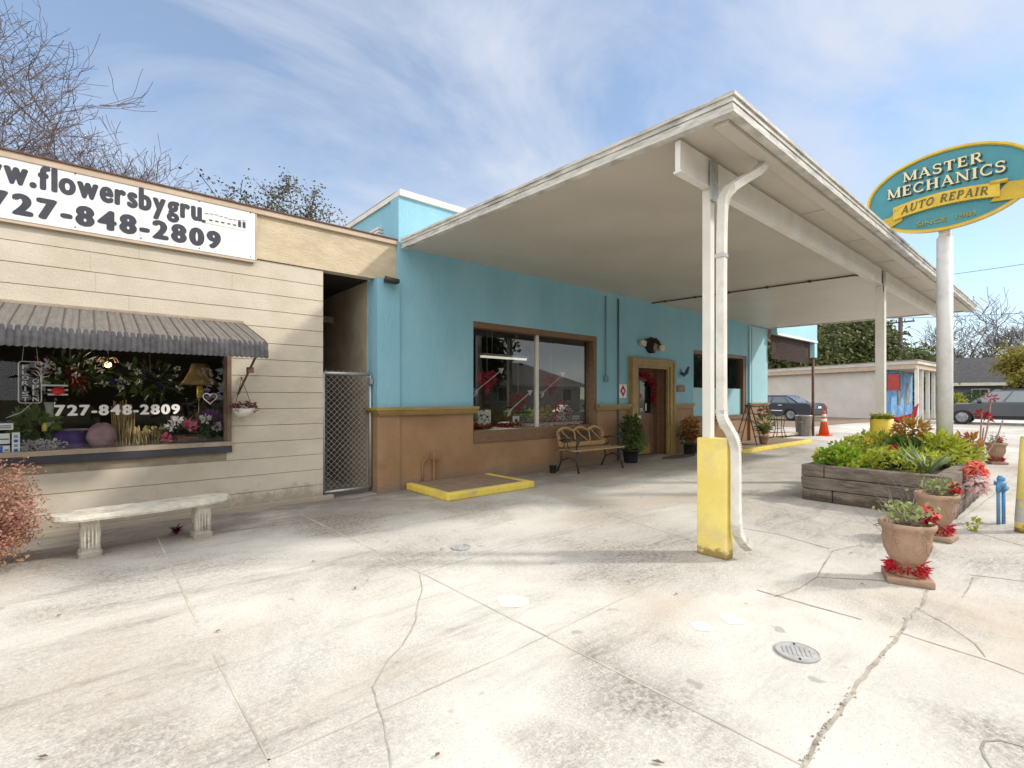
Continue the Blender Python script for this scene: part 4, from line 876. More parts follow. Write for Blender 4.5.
mb2 = MB(); mb2.prism([p - V(0, 0, .010) for p in disc(V(10.15, 5.98, 0), .62, 40, .012, .32, 0)], (0, 0, .010)); tag(mb2.build('doormat', pm('mat', (.13, .10, .075), (.09, .07, .05), 30, .95, .4, 60)), 'oval brown doormat on the pavement in front of the wooden door', 'doormat')

# wreath and cards on the door
yy = dy - .03; zc = 1.45; xc = dx0 + .545
mb = MB()
for k in range(520):
    u = rnd.random(); a = math.pi * (1.08 - 1.28 * u); rr = .52 + rnd.gauss(0, .05); p = V(xc + .02 + rr * math.cos(a) * 1.02, yy - rnd.uniform(0, .06), zc + .0 + rr * math.sin(a) * .82)
    mb.leaf(p, V(rnd.uniform(-1, 1), rnd.uniform(-.6, .1), rnd.uniform(-1, 1)), rnd.uniform(.05, .10), .035)
tag(mb.build('door_garland', M['red_dark']), 'dark red leaf garland arched over the glass of the wooden door', 'garland')
for k, (x, z, w, h, c, lab) in enumerate(((dx0 + .20, 1.38, .09, .15, (.6, .42, .40), 'pinkish card taped to the left glass of the wooden door'), (dx0 + .63, 1.38, .085, .10, (.62, .20, .24), 'round pink tag hung on the right glass of the wooden door'), (dx0 + .80, 1.12, .06, .17, (.6, .6, .58), 'narrow white card at the right edge of the door glass'), (dx0 + .62, 1.06, .12, .08, (.5, .45, .42), 'small white paper at the foot of the right door glass'))):
    mb = MB(); m_ = pm('card', c, tuple(v * .5 for v in c), 40, .6, lo=.5, hi=.7)
    if k == 1: mb.prism([V(x + w * .5 * math.cos(q * .524), dy - .014, z + h * .5 * math.sin(q * .524)) for q in range(12)], (0, .006, 0))
    else: mb.box(x - w / 2, x + w / 2, dy - .012, dy - .004, z - h / 2, z + h / 2)
    tag(mb.build('door_card', m_), lab, 'card')

# ------------------------------------------------------------------ flower shop window display
ds = wz0 + .045
t = thing('display_shelf', 'dark low display shelf running along the inside of the flower shop window', 'shelf', (-.6, YB + .6, 0))
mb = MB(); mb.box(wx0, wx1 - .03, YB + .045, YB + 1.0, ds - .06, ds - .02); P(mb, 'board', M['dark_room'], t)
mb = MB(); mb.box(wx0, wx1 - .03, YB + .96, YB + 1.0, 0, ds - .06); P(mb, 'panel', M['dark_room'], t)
ds -= .019
def W_(px, py, dY=.3): return wp(px, py, YB + dY)
# neon style sign, hung close to the glass
c = W_(30, 382, .10); t = thing('florist_open_sign', 'white outline sign reading FLORIST OPEN with a rose, hung inside the shop window', 'sign', (c.x, YB + .10, c.z))
def WL(px, py): p = W_(px, py, .10); return V(p.x, YB + .10, p.z)
def rrect(x0, x1, z0, z1, r):
    out = []
    for cx_, cz_, a0 in ((x1 - r, z1 - r, 0), (x0 + r, z1 - r, 90), (x0 + r, z0 + r, 180), (x1 - r, z0 + r, 270)):
        out += [(cx_ + r * math.cos(R(a0 + 18 * k)), cz_ + r * math.sin(R(a0 + 18 * k))) for k in range(6)]
    return out + out[:1]
p0, p1 = WL(18.5, 403), WL(41.5, 362)
M['neon'] = pm('neon_tube', (.78, .76, .74), None, rough=.4)
mb = MB(); mb.tube([V(x, YB + .10, z) for x, z in rrect(p0.x, p1.x, p0.z, p1.z, .025)], .0048, 6); P(mb, 'outline', M['neon'], t)
def letters_col(txt, px, y0, y1, w):
    n = len(txt); h = (y1 - y0) / n
    for k, ch in enumerate(txt):
        a = WL(px, y0 + h * (k + .9)); b = WL(px, y0 + h * (k + .12)); ww = w if ch != 'I' else w * .3
        lettering('letter', ch, V(a.x + (w - ww) / 2, YB + .10, a.z), XA, ZA, ww, b.z - a.z, M['neon'], t, bold=.004, depth=.004)
letters_col('FLORIST', 22.0, 364, 402, .045); letters_col('OPEN', 32.5, 378, 402, .045)
r0 = WL(40, 366)
mb = MB()
def loop(pts): mb.tube([V(r0.x + x, YB + .10, r0.z + z) for x, z in pts], .0042, 5)
loop([(-.035, .03), (-.03, -.01), (.0, -.03), (.035, -.01), (.04, .03), (.0, .012), (-.035, .03)]); loop([(-.02, .022), (.0, .045), (.025, .022)]); loop([(-.0, -.03), (.005, -.10), (.005, -.16)])
loop([(.005, -.10), (-.03, -.085), (-.065, -.04), (-.02, -.05), (.005, -.10)]); loop([(.005, -.11), (.03, -.065), (.085, -.055), (.06, -.10), (.005, -.11)]); P(mb, 'rose', M['neon'], t)
mb = MB(); a = WL(22, 362); b = WL(38, 362); mb.tube([a, a + V(.012, 0, .16)], .002, 4); mb.tube([b, b + V(-.012, 0, .16)], .002, 4); q = WL(32, 403); e = WL(6, 418); mb.tube([q, q.lerp(e, .4) + V(0, 0, -.03), e], .003, 4); P(mb, 'cord', M['neon'], t)
# red sign with white bars
c = W_(58, 391, .14); t = thing('striped_sign', 'small red sign with white bars hanging beside the FLORIST OPEN sign', 'sign', (c.x, c.y, c.z))
mb = MB()
for k in range(3): z = .055 - k * .045; mb.box(-.075 if k else -.12, .075, 0, .008, z - .008, z + .008)
mb.build('bar', M['neon'], t); mb = MB(); mb.ball((0, -.004, 0), .045, 12, (1.15, .25, .85), .12); mb.build('red_emblem', pm('sign_red', (.75, .03, .03), None, rough=.4), t)
# heart outline
c = W_(210, 398, .09); mb = MB(); hp = []
for k in range(33): u = 2 * math.pi * k / 32; hp.append(V(c.x + .0044 * 16 * math.sin(u) ** 3, c.y, c.z + .0044 * (13 * math.cos(u) - 5 * math.cos(2 * u) - 2 * math.cos(3 * u) - math.cos(4 * u))))
mb.tube(hp, .0055, 6); tag(mb.build('heart_outline', pm('pale_pink', (.75, .58, .60), None, rough=.5)), 'pale pink heart outline hung at the right end of the flower shop window', 'heart decoration')
# paper notices
for k, (x0, x1, y0, y1, lab, kind) in enumerate(((-8, 14, 421, 430, 'wide white notice with dark lines, uppermost of the notices in the flower shop window', 0), (-8, 10.5, 433, 444, 'white notice taped below the wide notice at the left edge', 1), (-8, 10.5, 445, 453, 'blue and white notice lowest at the left of the flower shop window', 2), (12.5, 20.5, 432, 453, 'tall white notice with coloured squares at the left of the flower shop window', 3))):
    a, b = WL(x0, y1), WL(x1, y0); y = YB + .045
    t = thing('window_notice', lab, 'notice', (a.x, y, a.z)); w, h = b.x - a.x, b.z - a.z
    mb = MB(); mb.box(0, w, 0, .003, 0, h); mb.build('paper', M['white_clean'], t)
    mb = MB(); mb.mi = 0
    if kind == 0: mb.box(0, w, -.002, -.0005, h * .78, h); [mb.box(w * .1, w * .9, -.002, -.0005, h * z, h * (z + .1)) for z in (.2, .42)]
    if kind == 1: mb.box(w * .1, w * .95, -.002, -.0005, h * .40, h * .50)
    if kind == 2: mb.box(0, w * .62, -.002, -.0005, 0, h * .95); mb.mi = 1; mb.box(w * .70, w * .95, -.002, -.0005, h * .2, h * .5)
    if kind == 3:
        for q in range(4): mb.mi = q % 2; mb.box(w * .25, w * .75, -.002, -.0005, h * (.08 + .22 * q), h * (.22 + .22 * q))
    mb.build('print', [pm('ink_blue', ((.03, .04, .06) if kind < 2 else (.03, .12, .5)), None), pm('ink_2', (.25, .35, .45), None)], t)
# lamp
c = W_(200, 372, .62); t = thing('table_lamp', 'lamp with a tan bell shade standing at the right end of the flower shop window', 'lamp', (c.x, c.y, ds))
mb = MB(); h = W_(200, 385, .62).z - ds; mb.lathe([(.22, h), (.17, h + .06), (.115, h + .17), (.09, h + .26)], n=28); mb.build('shade', pm('lamp_shade', (.62, .46, .22), (.52, .36, .16), 5, .7, trans=.4), t)
mb = MB(); mb.lathe([(.09, 0), (.095, .02), (.05, .05), (.07, .12), (.085, .2), (.04, .27), (.05, .32), (.02, .36), (.016, h - .1)], n=18); mb.build('base', pm('lamp_base', (.12, .06, .045), (.07, .03, .03), 8, .35), t)
mb = MB(); mb.lathe([(.03, h - .16), (.035, h - .14), (.035, h - .02), (.01, h)], n=14); mb.build('neck', M['sign_gold'], t)
# chandelier far inside, lit
c = W_(108, 363, 1.1); t = thing('pendant_lamp', 'small lit amber pendant lamp glowing inside the flower shop', 'lamp', (c.x, c.y, c.z))
mb = MB(); mb.ball((0, 0, -.02), .035, 12); mb.build('bulb', emit('amber_bulb', (1, .5, .14), 6), t)
pl_ = bpy.data.lights.new('pendant_glow', 'POINT'); pl_.energy = 12; pl_.color = (1, .78, .52); pl_.shadow_soft_size = .12; po_ = bpy.data.objects.new('pendant_glow', pl_); COL.objects.link(po_); po_.parent = t; po_.location = (0, 0, -.12)
mb = MB()
for k in range(8): a = k * .785; mb.tube([(0, 0, .05), (.07 * math.cos(a), .07 * math.sin(a), .07), (.10 * math.cos(a), .10 * math.sin(a), .02)], .006, 4); mb.ball((.10 * math.cos(a), .10 * math.sin(a), .02), .011, 6)
mb.tube([(0, 0, .05), (0, 0, .62)], .004, 4); mb.build('arm', M['rust'], t)
# purple cloth over a stand, tulle, straw stalks, arrangements
a, b = W_(40, 453, .35), W_(98, 453, .35); top = W_(70, 430, .35).z
mb = MB(); n = 24; rings = []
for (z, k) in ((ds, 1.0), (ds + (top - ds) * .6, .93), (top, .86)):
    rings.append([mb.bm.verts.new(((a.x + b.x) / 2 + (b.x - a.x) / 2 * k * math.cos(q) * (1 + .05 * math.sin(9 * q)), YB + .45 + .26 * k * math.sin(q) * (1 + .05 * math.sin(9 * q)), z)) for q in [2 * math.pi * j / 48 for j in range(48)]])
for r0_, r1_ in zip(rings, rings[1:]):
    for j in range(48): mb.bm.faces.new((r0_[j], r0_[(j + 1) % 48], r1_[(j + 1) % 48], r1_[j])).smooth = True
mb.bm.faces.new(rings[-1]); tag(mb.build('purple_drape', M['purple']), 'deep purple cloth draped over a low stand in the flower shop window', 'cloth')
c = W_(102, 440, .22); mb = MB(); mb.ball((c.x, c.y, ds + .13), .14, 18, (.9, .7, .95), .07); tag(mb.build('tulle_bunch', M['mauve']), 'bunch of dusky pink tulle beside the straw bundle in the flower shop window', 'tulle')
a, b = W_(112, 450, .3), W_(150, 450, .3); mb = MB()
for k in range(150): x = rnd.uniform(a.x, b.x + .12); f = (x - a.x) / (b.x - a.x); hh = rnd.uniform(.26, .52) * (1.0 if f < .55 else .42); mb.tube([(x, YB + .25 + rnd.uniform(0, .2), ds), (x + rnd.uniform(-.03, .03), YB + .25 + rnd.uniform(0, .2), ds + hh)], .006, 4)
tag(mb.build('straw_bundle', M['straw']), 'bundle of tall dried straw stalks in the middle of the flower shop window', 'dried stalks')
c = W_(188, 445, .30); t = thing('flower_arrangement', 'pink and white flowers with dark leaves at the right of the flower shop window', 'flowers', (c.x, c.y, ds))
mb = MB(); mb.lathe([(.16, 0), (.2, .05), (.21, .09), (.0, .08)], n=20); mb.build('bowl', M['rust'], t)
mb = MB(); cloud(mb, (0, 0, .13), (.38, .18, .10), 280, .10, .03, .2); mb.build('foliage', M['leaf_dark'], t)
mb = MB(); tuft(mb, (.0, -.05, .14), 40, .28, .018, 1, .8); mb.build('long_leaves', pm('pale_blade', (.42, .45, .36), (.3, .34, .22), 9, .5), t)
for nm, mt, sp in (('pink_flower', M['pink'], ((-.02, -.15, .22), (-.22, -.16, .08), (.02, -.16, .20))), ('white_flower', M['white_petal'], ((-.13, -.14, .27), (.16, -.12, .28), (-.18, -.12, .20), (.28, -.1, .18))), ('purple_flower', M['bloom'], ((.26, .0, .32), (.20, .05, .33), (.32, .0, .28), (.18, .0, .28)))):
    for s in sp:
        mb = MB(); cloud(mb, s, (.035, .03, .035), 40, .05, .03, .1); mb.build(nm, mt, t)
c = W_(42, 450, .2); t = tag((lambda m: (cloud(m, (c.x, c.y, ds + .05), (.20, .10, .055), 420, .035, .02, .1), m)[1])(MB()).build('white_blossoms', M['white_petal']), 'low white blossoms lying in front of the purple cloth', 'flowers')
c = W_(30, 420, .35); t = thing('leafy_plant', 'bright green leafy plant behind the notices in the flower shop window', 'potted plant', (c.x, c.y, ds)); pot(t, .10, .10); mb = MB(); cloud(mb, (.03, 0, .24), (.16, .14, .15), 130, .11, .06, .2); mb.build('foliage', M['leaf_mid'], t)
c = W_(48.5, 430, .16); t = tag((lambda m: m.lathe([(.03, 0), (.042, .02), (.035, .12), (.028, .2), (.045, .29), (.036, .29), (.018, .2), (0, .02)], n=18))(MB()).build('glass_vase', pm('milk_glass', (.50, .50, .46), None, rough=.25)), 'tall pale vase standing on the purple cloth in the flower shop window', 'vase'); t.location = (c.x, YB + .33, top + .001)
c = W_(44, 431, .16); t = tag((lambda m: m.lathe([(.02, 0), (.022, .06), (.012, .07), (.012, .085), (0, .085)], n=14))(MB()).build('yellow_jar', pm('yellow_jar', (.75, .62, .12), None, rough=.4)), 'small yellow jar on the purple cloth left of the pale vase', 'jar'); t.location = (c.x, YB + .24, top + .001)
for k, (px, py, lab) in enumerate(((70, 372, 'spray of white flowers and red leaves hanging in the dark above the red striped sign'), (150, 380, 'grey green silk arrangement high in the middle of the flower shop window'))):
    c = W_(px, py, .55); t = thing('hanging_arrangement', lab, 'flowers', (c.x, c.y, c.z))
    mb = MB(); cloud(mb, (0, 0, 0), (.34, .12, .2), 170, .12, .035, .1); mb.build('foliage', M['leaf_dark'], t)
    mb = MB()
    for q in range(9): cloud(mb, (rnd.uniform(-.3, .3), -.1, rnd.uniform(-.16, .16)), (.022, .02, .022), 14, .035, .025, .1)
    mb.build('blossoms', M['white_petal'], t)
    mb = MB(); [cloud(mb, (rnd.uniform(-.3, .3), -.05, rnd.uniform(-.2, .1)), (.05, .04, .05), 26, .06, .03, .1) for q in range(3)]; mb.build('red_leaves', M['red_dark'] if not k else pm('blue_bloom', (.05, .05, .2), None), t)
    mb = MB(); mb.cyl((0, 0, .1), (0, 0, 2.6 - c.z), .003, n=4); mb.build('cord', M['dark_metal'], t)

# ------------------------------------------------------------------ decorations in the blue shop window
def arrow_heart(px, py, w, lab, tilt):
    c = wp(px, py, YW + .20); t = thing('heart_decoration', lab, 'heart decoration', (c.x, YW + .20, c.z), 0, 'red hearts with arrows in the blue shop window')
    mb = MB(); pts = []
    for k in range(40): u = 2 * math.pi * k / 40; s = w / 34; pts.append(V(s * 16 * math.sin(u) ** 3, .0, s * (13 * math.cos(u) - 5 * math.cos(2 * u) - 2 * math.cos(3 * u) - math.cos(4 * u))))
    for a, b in zip(pts, pts[1:] + pts[:1]):
        for _ in range(30): p = a.lerp(b, rnd.random()) * (rnd.uniform(.15, 1.0) if tilt >= 0 else rnd.uniform(.62, 1.0)); mb.leaf(p + V(0, rnd.uniform(-.02, .02), 0), V(rnd.uniform(-1, 1), rnd.uniform(-.5, .5), rnd.uniform(-1, 1)), w * .10, w * .05)
    mb.build('tinsel_heart', M['red_dark'] if tilt < 0 else pm('red_foil', (.46, .04, .07), (.3, .015, .03), 25, .35), t)
    mb = MB(); d = V(math.cos(R(34)), 0, math.sin(R(34))); a, b = -d * w * .72 + V(0, -.035, 0), d * w * .72 + V(0, -.035, 0); mb.bar(a, b, .022, .01); n = V(-d.z, 0, d.x)
    mb.prism([b + d * .09, b + n * .06 - d * .02, b - n * .06 - d * .02], (0, .008, 0))
    for s in (0, 1, 2): q = a + d * .035 * s; mb.bar(q, q - d * .07 + n * .06, .016, .008); mb.bar(q, q - d * .07 - n * .06, .016, .008)
    mb.build('arrow', M['white_petal'], t)
    mb = MB(); mb.cyl((0, 0, w * .3), (0, 0, 2.45 - c.z), .002, n=4); mb.build('thread', M['white'], t)
arrow_heart(487, 381, .46, 'red tinsel heart with a white arrow, leftmost high in the blue shop window', 1)
arrow_heart(518, 402, .42, 'dark red tinsel heart ring with a white arrow, lowest in the blue shop window', -1)
arrow_heart(551, 384, .46, 'red tinsel heart with a white arrow, in the right pane of the blue shop window', 2)
sh = thing('display_shelf', 'white edged display shelf inside the blue shop window', 'shelf', (6.2, YW + .5, 0))
mb = MB(); mb.box(4.75, 7.7, YW + .21, YW + .8, .76, .795); P(mb, 'board', M['brown_wood'], sh); mb = MB(); mb.box(4.75, 7.7, YW + .75, YW + .8, .0, .76); P(mb, 'panel', M['brown_wood'], sh)
mb = MB(); p = 4.82
while p < 7.6:
    mb.leaf((p, YW + .24 + rnd.uniform(0, .1), .80 + rnd.uniform(0, .05)), V(rnd.uniform(-1, 1), rnd.uniform(-.6, .3), rnd.uniform(0, 1)), rnd.uniform(.05, .1), .04); p += .0055
tag(mb.build('tinsel_garland', M['red_dark']), 'red tinsel garland lying along the sill inside the blue shop window', 'garland')
for k, (px, py, w, h, lab) in enumerate(((484, 432, .28, .32, 'large white box at the left end of the blue shop window'), (509, 432, .22, .09, 'low white box in the left pane of the blue shop window'), (515.5, 431, .16, .20, 'white card with a dark emblem standing under the dark red heart'), (577, 427, .22, .17, 'white printed card standing at the right end of the blue shop window'))):
    c = wp(px, py, YW + .42); t = thing('display_box' if k < 2 else 'display_card', lab, 'box' if k < 2 else 'card', (c.x, YW + .40 + .05 * (k % 2), .796))
    mb = MB(); mb.box(-w / 2, w / 2, -.0, .16 if k < 2 else .012, 0, h); mb.build('body', M['white_clean'], t, bevel=.004)
    mb = MB()
    if k == 0: mb.tube([(-.08, -.004, .2), (-.02, -.004, .25), (.06, -.004, .2), (.09, -.004, .12)], .006, 4); mb.tube([(-.05, -.004, .1), (.03, -.004, .16)], .006, 4)
    if k == 1: mb.box(-.09, .09, -.003, -.0005, .03, .04)
    if k == 2: mb.box(-.03, .03, -.003, -.0005, .08, .15); mb.box(.0, .05, -.003, -.0005, .05, .07)
    if k == 3: [mb.box(-.08, .08, -.003, -.0005, z, z + .014) for z in (.04, .08, .12)]
    mb.build('print', M['dark_text'], t)
c = wp(586, 423, YW + .45); t = thing('birdhouse', 'pale green birdhouse with a pitched roof at the right end of the blue shop window', 'birdhouse', (7.42, YW + .46, .796))
mb = MB(); mb.prism([V(-.13, 0, 0), V(.13, 0, 0), V(.13, 0, .26), V(0, 0, .36), V(-.13, 0, .26)], (0, .2, 0)); mb.build('body', pm('pale_green', (.55, .66, .56), (.5, .6, .5), 9, .6), t, bevel=.004)
mb = MB(); mb.bar((.0, .1, .385), (.17, .1, .25), .26, .018); mb.bar((0, .1, .385), (-.17, .1, .25), .26, .018); mb.build('roof', M['white_clean'], t)
mb = MB(); mb.cyl((0, -.003, .2), (0, .001, .2), .035); mb.build('hole', M['rubber'], t)
for k, (px, mt, r, lab) in enumerate(((479, 'leaf_dark', .16, 'dark green plant at the far left of the blue shop window'), (521, 'leaf_mid', .17, 'green plant standing below the dark red heart ring'), (529, 'leaf_lime', .11, 'yellow green plant left of the white mullion'), (547, 'leaf_yellow', .15, 'olive plant right of the white mullion'), (562, 'leaf_red', .2, 'large dark red leaved plant in the right pane of the blue shop window'))):
    c = wp(px, 428, YW + .5); t = thing('window_plant', lab, 'potted plant', (c.x, YW + .53, .796)); pot(t, .06, .08, M['terracotta']); mb = MB(); cloud(mb, (0, 0, .09 + r * .8), (r, r * .8, r), 170, .09, .04, .15); mb.build('foliage', M[mt], t)
a, b = wp(481, 355.5, 8.3), wp(526, 358.5, 8.3); t = thing('strip_light', 'lit fluorescent strip light hanging inside the blue shop', 'ceiling light', ((a.x + b.x) / 2, 8.3, a.z))
mb = MB(); mb.box(a.x, b.x, 8.27, 8.33, a.z - .04, a.z); P(mb, 'tube', emit('fluorescent', (1, .93, .8), .45), t); al_ = bpy.data.lights.new('strip_glow', 'AREA'); al_.shape = 'RECTANGLE'; al_.size = b.x - a.x; al_.size_y = .06; al_.energy = 30; al_.color = (1, .94, .84); ao_ = bpy.data.objects.new('strip_glow', al_); COL.objects.link(ao_); ao_.parent = t; ao_.location = (0, 0, -.06); mb = MB(); mb.box(a.x, b.x, 8.22, 8.38, a.z + .002, a.z + .05); mb.cyl((a.x + .3, 8.3, a.z + .05), (a.x + .3, 8.3, 2.95), .006, n=4); mb.cyl((b.x - .3, 8.3, a.z + .05), (b.x - .3, 8.3, 2.95), .006, n=4); P(mb, 'housing', M['white'], t)

# ------------------------------------------------------------------ timber planter and what grows in it
PX0, PX1, PY0, PY1 = 7.12, 9.95, .93, 2.42
t = thing('timber_planter', 'raised planter of three courses of weathered railway timbers around the sign post', 'planter', ((PX0 + PX1) / 2, (PY0 + PY1) / 2, 0))
r2 = random.Random(11)
for k in range(3):
    z0, z1 = k * .155 + .002, k * .155 + .150; j = lambda: r2.uniform(-.014, .014); o = .012 * (2 - k)
    front = [(PY0 + .2, 2.06), (2.068, PY1)] if k == 0 else ([(PY0, PY1)] if k == 1 else [(PY0, 2.16), (2.168, PY1)])
    segs = [(PX0 - o + j(), PX0 + .17 + j(), ya_, yb_) for ya_, yb_ in front]
    xs = PX0 + .18 if k != 0 else PX0
    segs += [(xs, 8.5 + j(), PY0 - o + j(), PY0 + .17), (8.51, PX1 + j(), PY0 - o + j(), PY0 + .17), (PX0 + .19, PX1, PY1 - .17, PY1 + j()), (PX1 - .17, PX1 + j(), PY0 + .18, PY1 - .18)]
    if k == 0: segs[0] = (PX0 - o, PX0 + .17, PY0 + .2, 2.06)
    for s in segs:
        mb = MB(); mb.box(s[0], s[1], s[2], s[3], z0, z1); bmesh.ops.subdivide_edges(mb.bm, edges=[e for e in mb.bm.edges if e.calc_length() > .5], cuts=9)
        for v in mb.bm.verts: v.co += V(r2.uniform(-.006, .006), r2.uniform(-.006, .006), r2.uniform(-.002, .002))
        P(mb, 'timber', M['timber'], t, bevel=.012)
mb = MB(); mb.box(PX0 + .175, PX1 - .175, PY0 + .175, PY1 - .175, .01, .40); P(mb, 'soil', M['soil'], t)
mb = MB()
def ground_leaves(n, x0, x1, y0, y1, z0, z1, l, w):
    for _ in range(n):
        x, y = rnd.uniform(x0, x1), rnd.uniform(y0, y1); hgt = (mnoise.noise(V(x * 3.5, y * 3.5, 0)) + .5) * (z1 - z0) * .9
        if (x - 9.42) ** 2 + (y - 2.06) ** 2 < .0256 or (x - 8.86) ** 2 + (y - 1.22) ** 2 < .0196: continue
        mb.leaf((x, y, z0 + max(0, hgt) + rnd.uniform(0, .05)), V(rnd.uniform(-1, 1), rnd.uniform(-1, 1), rnd.uniform(-.1, .9)), l * rnd.uniform(.6, 1.2), w * rnd.uniform(.7, 1.2))
ground_leaves(2900, PX0 + .14, PX1 - .1, PY0 + .16, PY1 - .1, .40, .72, .080, .042)
tag(mb.build('ground_cover', M['leaf_lime']), 'yellow green trailing ground cover filling the timber planter', 'ground cover', kind='stuff')
t = thing('sweet_potato_vine', 'lime green leafy vine heaped at the left end of the planter', 'plant', (7.55, 2.1, .40)); mb = MB(); cloud(mb, (0, 0, .10), (.34, .26, .17), 420, .10, .07, .3); mb.build('foliage', pm('lime_leaf', (.22, .38, .03), (.33, .46, .05), 4, .45, trans=.35), t); mb = MB(); twigs(mb, (0, 0, 0), 10, .22, .004); mb.build('stems', M['twig'], t)
def shrub(name, lab, x, y, zb, parts, stem=.35):
    t = thing(name, lab, 'plant', (x, y, zb)); mb = MB(); twigs(mb, (0, 0, -.02), 9, stem, .006, 1.6); mb.build('stems', M['twig'], t)
    for nm, mt, c, r, n, l, w in parts: mb = MB(); cloud(mb, c, r, n, l, w, .15); mb.build(nm, mt, t)
    return t
shrub('croton', 'bushy croton with gold and dark leaves between the yellow guard and the sign post', 9.05, 1.62, .42, (('dark_leaves', M['leaf_mid'], (0, 0, .18), (.28, .24, .18), 240, .11, .05), ('gold_leaves', pm('gold_leaf', (.55, .36, .05), (.34, .14, .03), 7, .45, trans=.25), (.02, 0, .42), (.22, .2, .19), 330, .10, .038)), .5)
shrub('croton', 'orange leaved croton close beside the yellow round guard', 9.50, 1.98, .42, (('orange_leaves', M['leaf_orange'], (0, 0, .32), (.15, .15, .20), 170, .12, .032), ('lime_leaves', M['leaf_lime'], (0, 0, .12), (.22, .2, .16), 150, .10, .05)), .45)
shrub('croton', 'orange and green croton at the right of the sign post', 9.05, 1.02, .42, (('orange_leaves', M['leaf_croton'], (0, 0, .30), (.14, .12, .10), 70, .11, .024), ('lime_leaves', M['leaf_lime'], (0, .02, .14), (.25, .18, .16), 260, .09, .045), ('bronze_leaves', M['leaf_croton'], (.16, -.02, .26), (.10, .1, .12), 60, .12, .04)), .4)
shrub('tall_foliage', 'upright yellow green foliage close in front of the sign pole', 8.62, 1.22, .42, (('foliage', M['leaf_lime'], (0, 0, .20), (.22, .22, .22), 420, .13, .045),), .4)
shrub('tall_foliage', 'upright yellow green foliage at the foot of the yellow round guard', 9.12, 2.02, .42, (('foliage', M['leaf_lime'], (0, 0, .16), (.20, .22, .20), 300, .13, .045),), .35)
shrub('broadleaf_plant', 'dark green broad leaved plant in front of the gold croton', 8.55, 1.62, .42, (('foliage', M['leaf_mid'], (0, 0, .15), (.26, .24, .18), 220, .13, .07),), .25)
t = thing('agave', 'grey green agave with long pointed blades at the front of the planter', 'plant', (7.5, 1.20, .43)); mb = MB()
for k in range(28):
    a = k * 2.4; sp = rnd.uniform(.35, 1.1); d = V(math.cos(a) * sp, math.sin(a) * sp, 1).normalized(); l = rnd.uniform(.26, .40); p = V(.03 * math.cos(a), .03 * math.sin(a), 0); n = d.cross(V(0, 0, 1)).normalized(); q = [p, p + d * l * .5, p + d * l + V(math.cos(a), math.sin(a), -.6) * .03]
    for u, v, w0, w1 in ((q[0], q[1], .015, .019), (q[1], q[2], .019, .001)):
        up = n.cross(d); mb.face([u - n * w0, u + up * .008, v + up * .008, v - n * w1]); mb.face([u + up * .008, u + n * w0, v + n * w1, v + up * .008])
mb.build('blades', M['leaf_agave'], t)
for k, (x, y, lab) in enumerate(((8.15, 1.95, 'spiky yellow green blades standing between the lime vine and the yellow guard'), (8.25, 1.42, 'spiky yellow green blades standing behind the agave'), (9.3, 1.32, 'spiky yellow green blades standing just behind the sign pole'))):
    t = thing('spiky_plant', lab, 'plant', (x, y, .41)); mb = MB()
    for _ in range(46): a = rnd.uniform(0, 6.283); mb.leaf((.02 * math.cos(a), .02 * math.sin(a), 0), V(math.cos(a) * rnd.uniform(.1, .7), math.sin(a) * rnd.uniform(.1, .7), 1), rnd.uniform(.26, .46), .022, None, .06)
    mb.build('blades', pm('spiky_blade', (.30, .38, .06), (.20, .29, .07), 6, .5, trans=.3), t)
for k, (x, y, z, mt, lab) in enumerate(((7.95, 1.62, .66, 'red', 'small red flower rising from the middle of the planter'), (8.4, 2.0, .70, 'sign_gold', 'small yellow flower near the yellow guard in the planter'), (8.75, 1.05, .70, 'red', 'small red flower beside the foot of the sign pole'), (9.25, 1.05, .78, 'red', 'small red flower behind the right side of the planter'))):
    t = thing('garden_flower', lab, 'flower', (x, y, .41)); mb = MB(); mb.tube([(0, 0, 0), (.01, .01, z - .41)], .005, 4); mb.build('stem', M['leaf_mid'], t); mb = MB(); cloud(mb, (.01, .01, z - .40), (.035, .035, .03), 30, .05, .025, .1); mb.build('petals', M[mt], t)
# thorny stems with red tips
t = thing('thorny_plant', 'leggy plant with bare pinkish stems and red flower tips in the timber planter', 'plant', (9.45, .98, .40)); mb = MB(); tips = []
for (dx_, dy_, h) in ((.12, -.14, .92), (.05, -.05, .70), (.18, -.25, .62), (-.08, .10, .45), (.25, -.05, .5)): pts = [V(0, 0, 0), V(dx_ * .7, dy_ * .7, h * .45), V(dx_, dy_, h)]; mb.tube(smooth(pts, 2), [.014] * 4 + [.011] * 4 + [.009] * (len(smooth(pts, 2)) - 8), 6); tips.append(pts[-1])
mb.build('stems', pm('pink_stem', (.42, .27, .22), (.3, .2, .16), 20, .8), t)
mb = MB(); [cloud(mb, p, (.05, .05, .035), 26, .07, .03, .1) for p in tips[:2] + [V(.09, -.10, .66)]]; mb.build('flowers', M['leaf_red'], t)
t = thing('bromeliad', 'red bromeliad growing at the right rear corner of the planter', 'plant', (9.75, 1.06, .41)); mb = MB(); tuft(mb, (0, 0, 0), 40, .17, .022, .8, 1.2, .1); mb.build('leaves', M['leaf_red'], t)
mb = MB(); c = V(8.0, PY0 - .07, .42)
for mi, n in ((0, 260), (1, 180)):
    mb.mi = mi
    for _ in range(n): v = V(rnd.gauss(0, 1), rnd.gauss(0, .7) - .4, rnd.gauss(0, 1)).normalized(); mb.leaf(c + v * .05 + (V(-.08, -.03, -.10) if mi else V(0, 0, .02)), v, rnd.uniform(.05, .13), .040, None, .3)
tag(mb.build('tulle_bow', [M['red_tulle'], M['white_tulle']]), 'large red and white tulle bow fixed to the right side of the planter', 'bow')
